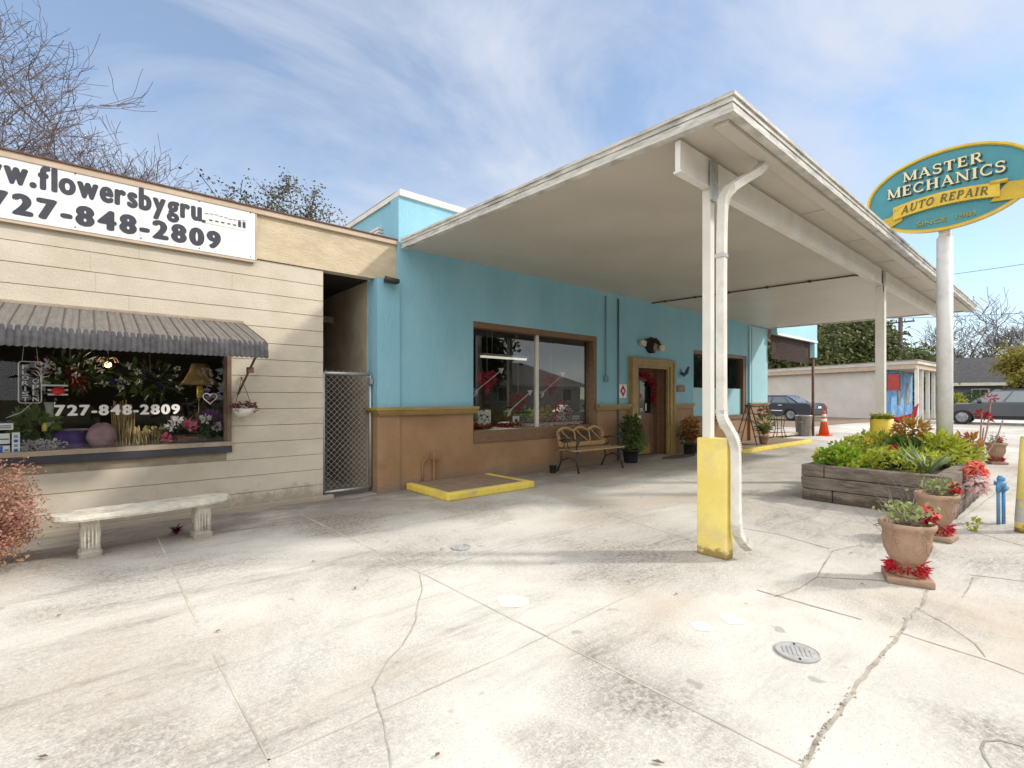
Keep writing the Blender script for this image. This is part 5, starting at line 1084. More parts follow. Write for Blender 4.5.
t = thing('heron_ornament', 'pink garden bird ornament on a stake among the plants behind the yellow guard', 'garden ornament', (9.72, 1.82, .40))
mb = MB(); mb.cyl((0, 0, 0), (0, 0, .60), .006, n=6); mb.build('stake', M['grey_metal'], t)
mb = MB(); mb.tube([(-.0, .22, .62), (0, .10, .58), (0, 0, .60), (0, -.10, .66), (0, -.13, .78), (0, -.16, .84)], [.008, .05, .06, .04, .022, .006], 8); mb.build('body', pm('pink_ornament', (.60, .05, .12), (.45, .03, .08), 8, .4), t)
t = thing('guard_plant', 'small green plant sprouting from the top of the yellow round guard', 'plant', (9.42, 2.06, .96)); mb = MB(); [tuft(mb, (.105 * math.cos(a), .105 * math.sin(a), 0), 16, .17, .06, 1, 1.3) for a in (0.4, 1.6, 2.6, 3.6, 4.6, 5.6)]; mb.build('leaves', M['leaf_lime'], t)

# ------------------------------------------------------------------ urns
def make_urn():
    t = thing('garden_urn', 'urn', 'urn', (0, 0, 0), 0, 'terracotta urns along the planter')
    mb = MB(); mb.box(-.135, .135, -.135, .135, .001, .05); mb.build('plinth', M['terracotta'], t, bevel=.008)
    mb = MB(); mb.lathe([(.105, .051), (.105, .062), (.082, .085), (.070, .115), (.078, .135), (.108, .165), (.130, .215), (.142, .29), (.145, .355), (.149, .36), (.149, .372), (.160, .382), (.170, .40), (.171, .418), (.163, .43), (.148, .42), (.138, .37), (.0, .36)], n=40)
    for k in range(5):                                                              # relief scrolls
        for s in (-1, 1):
            sp = []
            for q in range(15): u = q / 14; a = k * 1.2566 + s * (.10 + .30 * u - .11 * math.sin(u * 5)); z = .265 + .05 * math.sin(u * 6.3 + .5) * (1 - .3 * u); rr = .130 + (z - .235) * .2; sp.append((rr * math.cos(a), rr * math.sin(a), z))
            mb.tube(sp, .008, 5)
    mb.build('bowl', M['terracotta'], t)
    mb = MB(); mb.lathe([(.139, .375), (.10, .395), (0, .40)], n=20); mb.build('soil', M['soil'], t)
    mb = MB()
    for k in range(320): a = rnd.uniform(0, 6.283); r = rnd.uniform(.065, .10); mb.leaf((r * math.cos(a), r * math.sin(a), rnd.uniform(.075, .135)), V(math.cos(a), math.sin(a), rnd.uniform(-.9, .5)), rnd.uniform(.035, .075), .013)
    mb.build('ribbon', M['red'], t)
    return t
def plant_urn(lab, x, y, a, pl_lab, flower=(.10, -.10), big=1.0):
    u = urn0 if not plant_urn.n else copy_tree(urn0); plant_urn.n += 1
    u.location = (x, y, 0); u.rotation_euler.z = a; u['label'] = lab
    t = thing('urn_plant', pl_lab, 'plant', (x, y, .385)); mb = MB(); tips = twigs(mb, (0, 0, 0), 30, .15, .003, 1.0); tips += twigs(mb, (-.02, .03, 0), 12, .24, .0025, 1.4); mb.build('dry_stems', pm('dry_stem', (.36, .30, .22), (.26, .21, .15), 20, .9), t)
    mb = MB()
    for _ in range(int(130 * big)): p = V(rnd.gauss(-.03, .07), rnd.gauss(0, .07), rnd.uniform(.05, .17)); mb.leaf(p, V(rnd.uniform(-1, 1), rnd.uniform(-1, 1), rnd.uniform(-.2, 1)), rnd.uniform(.03, .055), .026)
    mb.build('leaves', pm('pale_leaf', (.25, .32, .10), (.38, .42, .18), 8, .5, trans=.3), t)
    mb = MB(); [cloud(mb, (rnd.uniform(-.15, .12), rnd.uniform(-.12, .12), .0), (.05, .05, .03), 24, .05, .006, .1) for _ in range(7)]; mb.build('dry_grass', M['twig'], t)
    mb = MB()
    for q in range(3): o = V(flower[0] + rnd.uniform(-.035, .035), flower[1] + rnd.uniform(-.035, .035), .035 + .035 * q); [mb.leaf(o, V(math.cos(k * 1.05), math.sin(k * 1.05) * .8 - .4, rnd.uniform(-.2, .8)), .075, .05, None, .25) for k in range(6)]
    mb.build('red_flower', M['red'], t)
plant_urn.n = 0; urn0 = make_urn()
c1 = gp(907, 578); c2 = gp(936, 539)
plant_urn('terracotta urn on a square plinth with a red ribbon, nearest the camera', 4.50, .835, R(20), 'half dried plant with a red flower in the nearest urn', (.11, -.11))
plant_urn('terracotta urn with a red ribbon standing at the front corner of the planter', c2.x + .02, c2.y, R(-4), 'sparse plant with a red flower in the urn at the planter corner', (.12, -.09), .8)
plant_urn('terracotta urn with red flowers beyond the far end of the planter', 13.9, 1.15, R(30), 'red flowers and dry stems in the urn beyond the planter', (.02, -.08), .5)
c = V(6.62, .86, 0); t = thing('yellow_green_clump', 'small yellow green clump on the ground just behind the second urn', 'plant', (6.72, .72, 0)); mb = MB(); cloud(mb, (0, 0, .06), (.04, .04, .06), 40, .05, .035, .2); mb.build('leaves', M['leaf_lime'], t)
# dry twigs in front of the planter face
mb = MB()
for k in range(30): b = V(6.95 + rnd.uniform(-.1, .1), rnd.uniform(1.05, 1.35), 0); e = b + V(rnd.uniform(-.2, .1), rnd.uniform(-.12, .3), rnd.uniform(.2, .52)); m_ = b.lerp(e, .5) + V(rnd.gauss(0, .04), rnd.gauss(0, .04), .04); mb.tube([b, m_, e], [.004, .003, .0015], 3, caps=False); mb.tube([m_, m_ + V(rnd.uniform(-.1, .1), rnd.uniform(-.1, .1), rnd.uniform(.02, .15))], .0018, 3, caps=False)
tag(mb.build('dry_brush', M['twig']), 'leafless grey brush growing against the front face of the timber planter', 'plant')

# ------------------------------------------------------------------ the oval sign on its pole
SC = V(8.80, 1.22, 4.15); SA, SB = .885, .545
t = thing('pole_sign', 'white pole carrying an oval teal sign reading MASTER MECHANICS AUTO REPAIR', 'sign', (8.93, 1.22, 0))
mb = MB(); mb.tube([(8.93, 1.245, .02), (8.93, 1.245, 3.52)], .089, 28); mb.cyl((8.93, 1.245, 3.52), (8.93, 1.245, 3.55), .089, .07, 28); P(mb, 'pole', pm('worn_white_pole', (.70, .69, .66), (.60, .59, .57), 2, .5, .06, 40, c3=(.52, .51, .49), s3=4), t)
mb = MB(); mb.box(8.86, 9.0, 1.18, 1.30, 3.55, 3.75); mb.box(8.845, 8.87, 1.18, 1.26, 3.6, 4.4); P(mb, 'bracket', M['white'], t)
def ell(a, b, n=72): return [V(0, -a * math.cos(2 * math.pi * k / n), b * math.sin(2 * math.pi * k / n)) for k in range(n)]
mb = MB(); mb.prism([SC + p + V(-.0, 0, 0) for p in ell(SA - .03, SB - .03)], (.04, 0, 0)); P(mb, 'panel', M['teal_sign'], t)
def ring(o0, o1, x0, x1, mt, nm):
    mb = MB(); A0, A1 = ell(SA - o0, SB - o0), ell(SA - o1, SB - o1); n = len(A0)
    q = [[mb.bm.verts.new(SC + p + V(x, 0, 0)) for p in A] for A, x in ((A0, x1), (A0, x0), (A1, x0), (A1, x1))]
    for a, b in ((0, 1), (1, 2), (2, 3), (3, 0)):
        for j in range(n): mb.bm.faces.new((q[a][j], q[a][(j + 1) % n], q[b][(j + 1) % n], q[b][j]))
    return P(mb, nm, mt, t)
ring(0, .030, -.025, .055, M['sign_gold'], 'rim'); ring(.030, .044, -.014, -.002, pm('rim_olive', (.35, .30, .05), None, rough=.5), 'rim_inner')
# ribbon: a curved band with folded tails; u runs left to right along the sign as seen (towards -Y)
def sp_(u, z, x=0.0): return V(SC.x + x, SC.y - u, SC.z + z)
def band(f, u0, u1, h, x0, x1, n=24):
    mb = MB(); us = [u0 + (u1 - u0) * k / n for k in range(n + 1)]
    for a, b in zip(us, us[1:]): mb.hexa([sp_(a, f(a), x0), sp_(b, f(b), x0), sp_(b, f(b), x1), sp_(a, f(a), x1)], [sp_(a, f(a) + h(a), x0), sp_(b, f(b) + h(b), x0), sp_(b, f(b) + h(b), x1), sp_(a, f(a) + h(a), x1)])
    return mb
fz = lambda u: -.275 + .06 * (1 - (u / .55) ** 2)
rib = P(band(fz, -.56, .53, lambda u: .175, -.055, -.001), 'ribbon', M['sign_gold'], t)
mb = MB()
mb.hexa([sp_(-.46, -.30, -.028), sp_(-.66, -.40, -.028), sp_(-.66, -.40, -.002), sp_(-.46, -.30, -.002)], [sp_(-.46, -.10, -.028), sp_(-.60, -.22, -.028), sp_(-.60, -.22, -.002), sp_(-.46, -.10, -.002)])
P(mb, 'ribbon_tail', pm('ribbon_shade', (.58, .40, .03), (.46, .31, .025), 5, .45), t); mb = MB()
mb.prism([sp_(-.605, -.22, -.03), sp_(-.80, -.26, -.03), sp_(-.72, -.31, -.03), sp_(-.76, -.42, -.03), sp_(-.62, -.38, -.03)], (.027, 0, 0))
P(mb, 'ribbon_tail', pm('ribbon_shade', (.58, .40, .03), (.46, .31, .025), 5, .45), t); mb = MB()
mb.prism([sp_(.44, -.31, -.03), sp_(.86, -.36, -.03), sp_(.76, -.27, -.03), sp_(.90, -.15, -.03), sp_(.60, -.10, -.03)], (.027, 0, 0))
P(mb, 'ribbon_tail', pm('ribbon_shade', (.58, .40, .03), (.46, .31, .025), 5, .45), t)
mb = MB(); mb.tube([sp_(.44, -.075, -.045), sp_(.60, -.085, -.045)], .028, 8); mb.tube([sp_(-.56, -.165, -.04), sp_(-.44, -.09, -.04)], .022, 8); P(mb, 'ribbon_roll', M['sign_gold'], t)
# drawn letters with serifs: strokes in a unit box
A2 = lambda cx, cy, rx, ry, a0, a1, w0, w1=None: ('a', cx, cy, rx, ry, a0, a1, w0, w1 or w0)
GL = {
 'M': (1.0, [(.12, 0, .12, 1, .09), (.88, 0, .88, 1, .18), (.12, 1, .5, .05, .17), (.5, .05, .88, 1, .08), (.0, .03, .26, .03, .07), (.7, .03, 1.04, .03, .07), (0, .97, .16, .97, .07), (.86, .97, 1.04, .97, .07)]),
 'A': (.86, [(.10, 0, .43, 1, .09), (.40, 1, .76, 0, .19), (.2, .33, .62, .33, .08), (0, .03, .24, .03, .07), (.60, .03, .90, .03, .07)]),
 'S': (.66, [A2(.33, .74, .24, .22, 20, 270, .12), A2(.33, .26, .26, .24, 90, -160, .14), (.57, .72, .57, .96, .06), (.08, .04, .08, .3, .06)]),
 'T': (.76, [(.38, 0, .38, 1, .19), (.03, .95, .73, .95, .10), (.05, .72, .05, 1, .06), (.71, .72, .71, 1, .06), (.22, .03, .54, .03, .07)]),
 'E': (.70, [(.18, 0, .18, 1, .19), (.04, .95, .62, .95, .10), (.04, .05, .66, .05, .10), (.2, .52, .5, .52, .08), (.60, .74, .60, 1, .06), (.64, 0, .64, .28, .06), (.48, .4, .48, .64, .05)]),
 'R': (.82, [(.18, 0, .18, 1, .19), (.04, .96, .42, .96, .08), (.2, .50, .42, .50, .08), A2(.42, .73, .20, .23, 90, -90, .13), (.40, .5, .72, 0, .18), (.04, .03, .34, .03, .07), (.62, .03, .86, .03, .07)]),
 'C': (.80, [A2(.44, .5, .36, .45, 48, 312, .13), (.72, .68, .72, .98, .06), (.72, .02, .72, .28, .05)]),
 'H': (.94, [(.18, 0, .18, 1, .19), (.74, 0, .74, 1, .19), (.2, .52, .72, .52, .08), (.03, .03, .33, .03, .07), (.59, .03, .89, .03, .07), (.03, .97, .33, .97, .07), (.59, .97, .89, .97, .07)]),
 'N': (.92, [(.14, 0, .14, 1, .09), (.78, 0, .78, 1, .09), (.12, .98, .78, .02, .19), (.02, .03, .28, .03, .07), (0, .97, .2, .97, .07), (.64, .97, .92, .97, .07)]),
 'I': (.40, [(.2, 0, .2, 1, .19), (.04, .03, .36, .03, .07), (.04, .97, .36, .97, .07)]),
 'U': (.86, [(.18, .3, .18, 1, .19), (.72, .3, .72, 1, .09), A2(.45, .32, .27, .29, 180, 360, .13), (.03, .97, .33, .97, .07), (.58, .97, .86, .97, .07)]),
 'O': (.86, [A2(.43, .5, .35, .44, 0, 360, .14)]),
 'P': (.74, [(.18, 0, .18, 1, .19), (.04, .96, .42, .96, .08), (.2, .46, .42, .46, .08), A2(.42, .71, .20, .25, 90, -90, .13), (.04, .03, .34, .03, .07)]),
 ' ': (.45, [])}
def serif_line(nm, txt, fpos, h, total, x, mat, parent, dx=0, dz=0, lean=0.0, d=.008):
    w = sum(GL[ch][0] + .14 for ch in txt); k = total / w; mb = MB(); u = 0; lay = 0
    for ch in txt:
        adv, st = GL[ch]
        for s in st:
            lay = (lay + 1) % 9; xx = x - .0006 * lay
            segs = []
            if s[0] == 'a':
                _, cx_, cy_, rx, ry, a0, a1, w0, w1 = s; n = 14
                for i in range(n):
                    q0, q1 = R(a0 + (a1 - a0) * i / n), R(a0 + (a1 - a0) * (i + 1) / n); segs.append(((cx_ + (rx - w0 / 2) * math.cos(q0), cy_ + (ry - w0 / 2) * math.sin(q0)), (cx_ + (rx - w0 / 2) * math.cos(q1), cy_ + (ry - w0 / 2) * math.sin(q1)), (cx_ + (rx + w0 / 2) * math.cos(q1), cy_ + (ry + w0 / 2) * math.sin(q1)), (cx_ + (rx + w0 / 2) * math.cos(q0), cy_ + (ry + w0 / 2) * math.sin(q0))))
            else:
                x0, y0, x1, y1, ww = s; L_ = math.hypot(x1 - x0, y1 - y0)
                if abs(y1 - y0) > abs(x1 - x0): n_ = (ww / 2, 0)
                else: n_ = (0, ww / 2)
                segs.append(((x0 - n_[0], y0 - n_[1]), (x1 - n_[0], y1 - n_[1]), (x1 + n_[0], y1 + n_[1]), (x0 + n_[0], y0 + n_[1])))
            for sg in segs:
                pts = []
                for a, b in sg: uu = (u + a) * k + lean * b * h; U_, Z_ = fpos(uu, total); pts.append(sp_(U_ + dx, Z_ + b * h + dz, xx))
                mb.prism(pts, (d, 0, 0))
        u += adv + .14
    return P(mb, nm, mat, parent)
navy = pm('letter_shadow', (.02, .06, .075), None, rough=.5)
for txt, u0, tot, z, h in (('MASTER', -.45, .84, .235, .132), ('MECHANICS', -.63, 1.23, .042, .140)):
    fp = lambda uu, tt, u0=u0, z=z: (u0 + uu, z)
    serif_line('letter_shadow', txt, fp, h, tot, -.016, navy, t, .018, -.014, d=.010); serif_line('lettering', txt, fp, h, tot, -.030, M['cream'], t, d=.010)
serif_line('lettering', 'AUTO REPAIR', lambda uu, tt: (-.47 + uu, fz(-.47 + uu) + .035), .105, .90, -.062, pm('ribbon_ink', (.10, .085, .03), None, rough=.5), rib, lean=.18, d=.005)
a = sp_(-.30, -.435, -.010); lettering('lettering', 'SINCE  1981', a, V(0, -1, 0), ZA, .60, .062, pm('dull_gold', (.36, .31, .06), None, rough=.5), t, bold=.006, depth=.004)

# ------------------------------------------------------------------ bollard and standpipe at the right edge
t = thing('yellow_bollard', 'leaning yellow steel bollard with a bare grey patch near its foot at the right edge', 'bollard', (7.0, .39, 0))
lean = V(.0, -.045, 0)
mb = MB(); mb.tube([(0, 0, .001), (0, -.012, .30)], .062, 20, caps=True); mb.tube([(0, -.012, .301), (0, -.042, .93)], .062, 20); mb.lathe([(.062, 0), (.05, .02), (.0, .03)], (0, -.042, .93), 20); mb.build('post', M['yellow_worn'], t)
mb = MB(); mb.tube([(0, -.003, .10), (0, -.012, .28), (0, -.014, .32)], .0635, 20, caps=False); mb.build('bare_patch', pm('bare_zinc', (.42, .42, .40), (.62, .50, .16), 8, .6, lo=.5, hi=.6), t)
c = gp(1001, 524); t = thing('blue_standpipe', 'blue painted pair of pipes with a valve body on top, beside the yellow bollard', 'water valve', (c.x, c.y, 0))
for s, hh in ((-1, .40), (1, .40)):
    mb = MB(); mb.cyl((-.042 * s, .016 * s, .001), (-.042 * s, .016 * s, hh), .016, n=14); mb.build('pipe', M['blue_pipe'], t)
mb = MB(); mb.tube([(-.042, .016, .34), (-.038, .014, .42), (.038, -.014, .42), (.042, -.016, .34)], .022, 12); mb.ball((0, 0, .42), .045, 14, (1.2, 1, 1)); mb.lathe([(.028, .45), (.034, .46), (.034, .48), (.024, .505), (0, .51)], n=14); mb.build('valve_body', M['blue_pipe'], t)
mb = MB(); mb.box(-.055, .055, .045, .052, .405, .45); mb.ball((.05, -.04, .38), .02, 8); mb.ball((-.05, -.04, .38), .02, 8); mb.build('handle', M['blue_pipe'], t)

# ------------------------------------------------------------------ far end of the blue shop
t = thing('stepladder', 'thin dark A frame stepladder standing on the far pad by the second shop window', 'stepladder', (13.25, 5.72, .111), R(4)); mb = MB()
for s in (-1, 1): mb.bar((s * .20, -.22, .001), (s * .12, .05, 1.02), .022, .03)
for k in range(4): u = .2 + .2 * k; mb.box(-.20 + .08 * u, .20 - .08 * u, -.22 + .27 * u - .03, -.22 + .27 * u + .03, 1.02 * u, 1.02 * u + .018)
mb.build('front_frame', M['dark_metal'], t); mb = MB()
for s in (-1, 1): mb.bar((s * .2, .34, .001), (s * .12, .07, 1.02), .018, .022)
for u in (.3, .6): mb.box(-.18, .18, .34 - .27 * u - .008, .34 - .27 * u + .008, 1.02 * u, 1.02 * u + .016)
mb.build('rear_frame', M['dark_metal'], t); mb = MB(); mb.box(-.14, .14, .0, .12, 1.02, 1.04); mb.build('top_step', M['dark_metal'], t)
t = thing('leaning_plant', 'tall strap leaved plant in a pale pot in front of the stepladder', 'potted plant', (13.75, 5.60, .111)); pot(t, .13, .2, M['terracotta']); mb = MB(); tuft(mb, (0, 0, .22), 90, .42, .05, .7, 1.2, .1); cloud(mb, (.05, 0, .55), (.2, .2, .28), 110, .2, .05, .2); mb.build('leaves', M['leaf_yellow'] if 0 else pm('strap_leaf', (.12, .17, .06), (.26, .26, .10), 7, .5, trans=.25), t); mb = MB(); cloud(mb, (-.05, -.02, .86), (.11, .1, .13), 90, .10, .05, .2); mb.build('bronze_leaves', pm('bronze_leaf', (.30, .17, .12), (.2, .1, .08), 9, .5), t)
t = thing('wire_stand', 'slim black wrought iron plant stand at the corner of the brown end pier', 'plant stand', (16.25, 6.15, 0)); mb = MB()
for sx, sy in ((-.12, -.12), (.12, -.12), (-.12, .12), (.12, .12)): mb.tube([(sx * 1.3, sy * 1.3, .001), (sx * .7, sy * .7, .4), (sx, sy, .78)], .012, 5)
for z, r in ((.4, .09), (.78, .13)): mb.tube([(r * math.cos(k * .393), r * math.sin(k * .393), z) for k in range(17)], .010, 5)
mb.build('legs', M['dark_metal'], t); mb = MB(); mb.lathe([(.09, .78), (.13, .79), (.13, .80), (0, .80)], n=16); mb.build('tray', M['dark_metal'], t)
c = gp(803.5, 436); t = thing('trash_can', 'corrugated grey metal trash can by the rusty post', 'trash can', (c.x, c.y, 0)); mb = MB(); n = 48; rings = []
for z, r in ((.005, .22), (.05, .225), (.36, .245), (.66, .262), (.70, .262)): rings.append([mb.bm.verts.new((r * (1 + .025 * (1 if j % 4 < 2 else 0)) * math.cos(2 * math.pi * j / n), r * (1 + .025 * (1 if j % 4 < 2 else 0)) * math.sin(2 * math.pi * j / n), z)) for j in range(n)])
for a, b in zip(rings, rings[1:]):
    for j in range(n): mb.bm.faces.new((a[j], a[(j + 1) % n], b[(j + 1) % n], b[j]))
mb.bm.faces.new(rings[0][::-1]); mb.build('body', pm('old_can', (.26, .23, .20), (.18, .15, .13), 6, .5, metal=.4), t); mb = MB(); mb.lathe([(.275, .70), (.28, .715), (.275, .73), (.25, .73), (.25, .5), (0, .5)], n=32); mb.build('rim', M['grey_metal'], t); mb = MB()
for s in (-1, 1): mb.tube([(s * .27, -.07, .52), (s * .32, -.05, .50), (s * .32, .05, .50), (s * .27, .07, .52)], .012, 5)
mb.build('handle', M['grey_metal'], t)
c = gp(809.5, 435.6) ; c = gp(824, 435.8); t = thing('traffic_cone', 'orange traffic cone with two white bands on the pavement right of the rusty post', 'traffic cone', (c.x, c.y, 0)); mb = MB()
mb.lathe([(.17, .05), (.034, .88), (.03, .89), (0, .89)], n=24); mb.build('cone', M['orange'], t)
for z0, z1 in ((.5005, .6045), (.6705, .7545)): mb = MB(); mb.lathe([(.174 - (z0 - .05) * .164, z0), (.174 - (z1 - .05) * .164, z1)], n=24); mb.build('band', M['white_band'], t)
mb = MB(); mb.box(-.21, .21, -.21, .21, .002, .05); mb.build('foot', M['orange'], t, bevel=.012)
# carport screen on the rusty post
t = thing('carport', 'open carport with a teal beam, dark wire screen and rusty post beyond the blue shop', 'carport', (17.6, 6.3, 0))
pxx = gp(813, 436); cpx = pxx.x
mb = MB(); mb.cyl((cpx, pxx.y, .001), (cpx, pxx.y, 2.75), .045, n=12); P(mb, 'post', M['rust'], t)
mb = MB(); mb.box(16.03, cpx + .16, pxx.y - .08, pxx.y + .10, 3.30, 3.95); mb.box(cpx - .08, cpx + .16, pxx.y - .08, pxx.y + .12, 2.76, 3.30); P(mb, 'beam', M['blue_light'], t)
mb = MB(); mb.box(16.03, cpx + .17, pxx.y - .10, pxx.y - .082, 3.27, 3.34); P(mb, 'trim', M['white'], t)
mb = MB(); mb.box(16.03, cpx + .1, pxx.y + .12, 13.5, 3.62, 3.7); P(mb, 'roof', M['rust'], t)
mb = MB(); mb.box(16.0, cpx - .09, pxx.y + .07, pxx.y + .08, 2.55, 3.295); P(mb, 'screen_cloth', pm('screen_cloth', (.06, .03, .025), (.04, .02, .018), 9, .9), t)
mb = MB(); k = -.8
while k < 3.4:
    for sg in (1, -1):
        a, b = (k, 2.56), (k + .72, 3.28)
        if sg < 0: a, b = (k, 3.28), (k + .72, 2.56)
        x0, x1 = 16.0 + a[0], 16.0 + b[0]
        if x0 > 15.98 and x1 < cpx - .08: mb.bar((x0, pxx.y + .055, a[1]), (x1, pxx.y + .055, b[1]), .010)
    k += .13
P(mb, 'screen_wire', pm('brown_wire', (.12, .09, .075), None, rough=.6), t)
t = thing('red_ramp', 'low red painted concrete ramp beside the trash can', 'ramp', (17.6, 6.9, 0)); mb = MB(); mb.hexa([V(16.1, 6.75, .005), V(20.6, 6.55, .005), V(20.6, 7.5, .005), V(16.1, 7.7, .005)], [V(16.1, 6.75, .24), V(20.6, 6.55, .02), V(20.6, 7.5, .02), V(16.1, 7.7, .24)]); P(mb, 'slope', pm('red_concrete', (.30, .09, .06), (.22, .07, .05), 4, .8), t); mb = MB(); mb.bar((16.1, 6.70, .15), (20.6, 6.50, .045), .08, .10); P(mb, 'edge', M['concrete_white'], t)

# ------------------------------------------------------------------ cars
def make_car(name, label, loc, rz, scale, paint, prof, gh, wheels, width, suv=False, tail=True):
    t = thing(name, label, 'car', loc, rz); t.scale = (scale,) * 3
    def arch(cx_, r, n=9): return [(cx_ + r * math.cos(R(180 * k / n)), .28 + r * 1.05 * math.sin(R(180 * k / n))) for k in range(n + 1)]
    wr = wheels[2]; fw, rw = wheels[0], wheels[1]
    low = [(prof[0][0], prof[0][1])] + prof[1:]
    poly = low + [(fw + wr + .14, .26)] + arch(fw, wr + .07) + arch(rw, wr + .07) + [(rw - wr - .14, .27)]
    zmin, zmax = .26, max(p[1] for p in prof)
    def sl(y, inset, drop): return [V(x * (1 - inset * .35) , y, z - drop * max(0, (z - .55) / (zmax - .55)) ) for x, z in poly]
    hw = width / 2; slices = [(-hw, .05, .05), (-hw + .05, .015, .015), (-hw + .16, 0, 0), (-hw * .45, 0, -.012), (hw * .45, 0, -.012), (hw - .16, 0, 0), (hw - .05, .015, .015), (hw, .05, .05)]
    mb = MB(); rings = [[mb.bm.verts.new(p) for p in sl(*s)] for s in slices]; n = len(poly)
    for a, b in zip(rings, rings[1:]):
        for j in range(n): f = mb.bm.faces.new((a[j], a[(j + 1) % n], b[(j + 1) % n], b[j])); f.smooth = False
    mb.bm.faces.new(rings[0]); mb.bm.faces.new(rings[-1][::-1])
    (bx0, bx1, bz), (tx0, tx1, tz), bw_, tw_ = gh           # greenhouse base and top
    def q(x, z, s, o=0.0): u = (z - bz) / (tz - bz); return V(x, s * (bw_ + (tw_ - bw_) * u + o), z)
    base = [q(bx0, bz - .05, -1), q(bx1, bz - .05, -1), q(bx1, bz - .05, 1), q(bx0, bz - .05, 1)]; top = [q(tx0, tz, -1), q(tx1, tz, -1), q(tx1, tz, 1), q(tx0, tz, 1)]
    mb.hexa(base, top); mb.hexa(top, [V(p.x * .93 + .07 * (tx0 + tx1) / 2, p.y * .86, tz + .05) for p in top])
    mb.build('body', paint, t, bevel=.018)
    ed = lambda x0, x1, u: x0 + (x1 - x0) * u
    wz0, wz1 = bz + .02, tz - .05; u0, u1 = (wz0 - bz) / (tz - bz), (wz1 - bz) / (tz - bz)
    L0, L1 = ed(bx0, tx0, u0), ed(bx0, tx0, u1); F0, F1 = ed(bx1, tx1, u0), ed(bx1, tx1, u1); cuts = gh_cuts(suv)
    for s in (-1, 1):
        for a, b in cuts:
            xa0, xb0 = ed(L0 + .06, F0 - .06, a), ed(L0 + .06, F0 - .06, b); xa1, xb1 = ed(L1 + .05, F1 - .05, a), ed(L1 + .05, F1 - .05, b)
            m_ = MB(); m_.prism([q(xa0, wz0, s, .004), q(xb0, wz0, s, .004), q(xb1, wz1, s, .004), q(xa1, wz1, s, .004)], (0, s * .008, 0)); m_.build('side_window', M['car_glass'], t)
    for x0, x1, nm in ((bx1, tx1, 'windscreen'), (bx0, tx0, 'rear_window')):
        sg = 1 if nm == 'windscreen' else -1
        m_ = MB(); pts = [q(ed(x0, x1, u0 + .04), wz0, -1, -.07), q(ed(x0, x1, u0 + .04), wz0, 1, -.07), q(ed(x0, x1, u1), wz1, 1, -.07), q(ed(x0, x1, u1), wz1, -1, -.07)]; m_.prism([p + V(sg * .006, 0, .004) for p in pts], (sg * .008, 0, .004)); m_.build(nm, M['car_glass'], t)
    for cx_ in (fw, rw):
        for s in (-1, 1):
            w_ = MB(); y = s * (hw - .11); w_.tube([(cx_, y - .1, wr), (cx_, y - .085, wr), (cx_, y + .085, wr), (cx_, y + .1, wr)], [wr - .03, wr, wr, wr - .03], 28); ty = w_.build('wheel', M['rubber'], t)
            w_ = MB(); w_.cyl((cx_, y + s * .07, wr), (cx_, y + s * .101, wr), wr * .66, wr * .64, 24)
            for k in range(8): a = k * .785; w_.bar((cx_ + .05 * math.cos(a), y + s * .112, wr + .05 * math.sin(a)), (cx_ + wr * .58 * math.cos(a), y + s * .108, wr + wr * .58 * math.sin(a)), .05, .012, (0, 1, 0))
            w_.cyl((cx_, y + s * .10, wr), (cx_, y + s * .122, wr), .055, n=12); w_.build('rim', pm('wheel_rim', (.42, .42, .43), (.16, .16, .17), 7, rough=.35, metal=.5), ty)
            w_ = MB(); w_.tube([(cx_ + (wr + .065) * math.cos(R(a)), s * (hw - .02), .28 + (wr + .065) * 1.05 * math.sin(R(a))) for a in range(0, 181, 15)], .018, 5); w_.build('wheel_arch', M['rubber'], t)
    xr = min(p[0] for p in prof); xf = max(p[0] for p in prof)
    for s in (-1, 1):
        m_ = MB(); m_.box(xr - .012, xr + .16, s * hw * .62, s * hw * .955, .64, .80) if not suv else m_.box(xr - .01, xr + .22, s * hw * .70, s * hw * .965, .88, 1.06); m_.build('tail_light', pm('tail_light', (.35, .01, .015), None, rough=.2), t, bevel=.01)
        m_ = MB(); m_.box(xf - .22, xf + .006, s * hw * .62, s * hw * .93, .62, .74) if not suv else m_.box(xf - .34, xf - .02, s * hw * .66, s * hw * .95, .80, .93); m_.build('headlight', pm('headlight', (.75, .77, .8), None, rough=.1), t, bevel=.01)
        m_ = MB(); m_.box(bx1 - .42, bx1 - .26, s * (bw_ + .0), s * (bw_ + .20), bz + .03, bz + .16); m_.build('mirror', paint, t, bevel=.02)
        for xh in ((bx0 + bx1) / 2 - .55, (bx0 + bx1) / 2 + .42): m_ = MB(); m_.box(xh, xh + .2, s * (hw - .005), s * (hw + .012), bz - .13, bz - .095); m_.build('door_handle', paint if suv else M['chrome'], t)
        m_ = MB(); zz = .30 if suv else .52; m_.box(rw + wr + .1, fw - wr - .1, s * (hw - .02), s * (hw + .010), zz, zz + (.14 if suv else .05)); m_.build('side_trim', M['rubber'] if suv else M['chrome'], t)
    m_ = MB(); m_.box(xr - .03, xr + .12, -hw * .93, hw * .93, .36, .56); m_.build('rear_bumper', M['rubber'] if suv else paint, t, bevel=.02)
    m_ = MB(); m_.box(xr - .016, xr - .004, -.17, .17, .68 if not suv else .72, .79 if not suv else .83); m_.build('number_plate', M['white_clean'], t)
    if suv:
        for s in (-1, 1): m_ = MB(); m_.bar((tx0 + .1, s * (tw_ - .06), tz + .075), (tx1 - .25, s * (tw_ - .06), tz + .07), .035); m_.build('roof_rail', M['rubber'], t)
    return t
def gh_cuts(suv): return ((.02, .30), (.33, .64), (.67, .985)) if suv else ((.02, .14), (.17, .54), (.57, .985))
def car_paint(nm, c): return pm(nm, c, None, rough=.3, coat=.8, metal=.25)
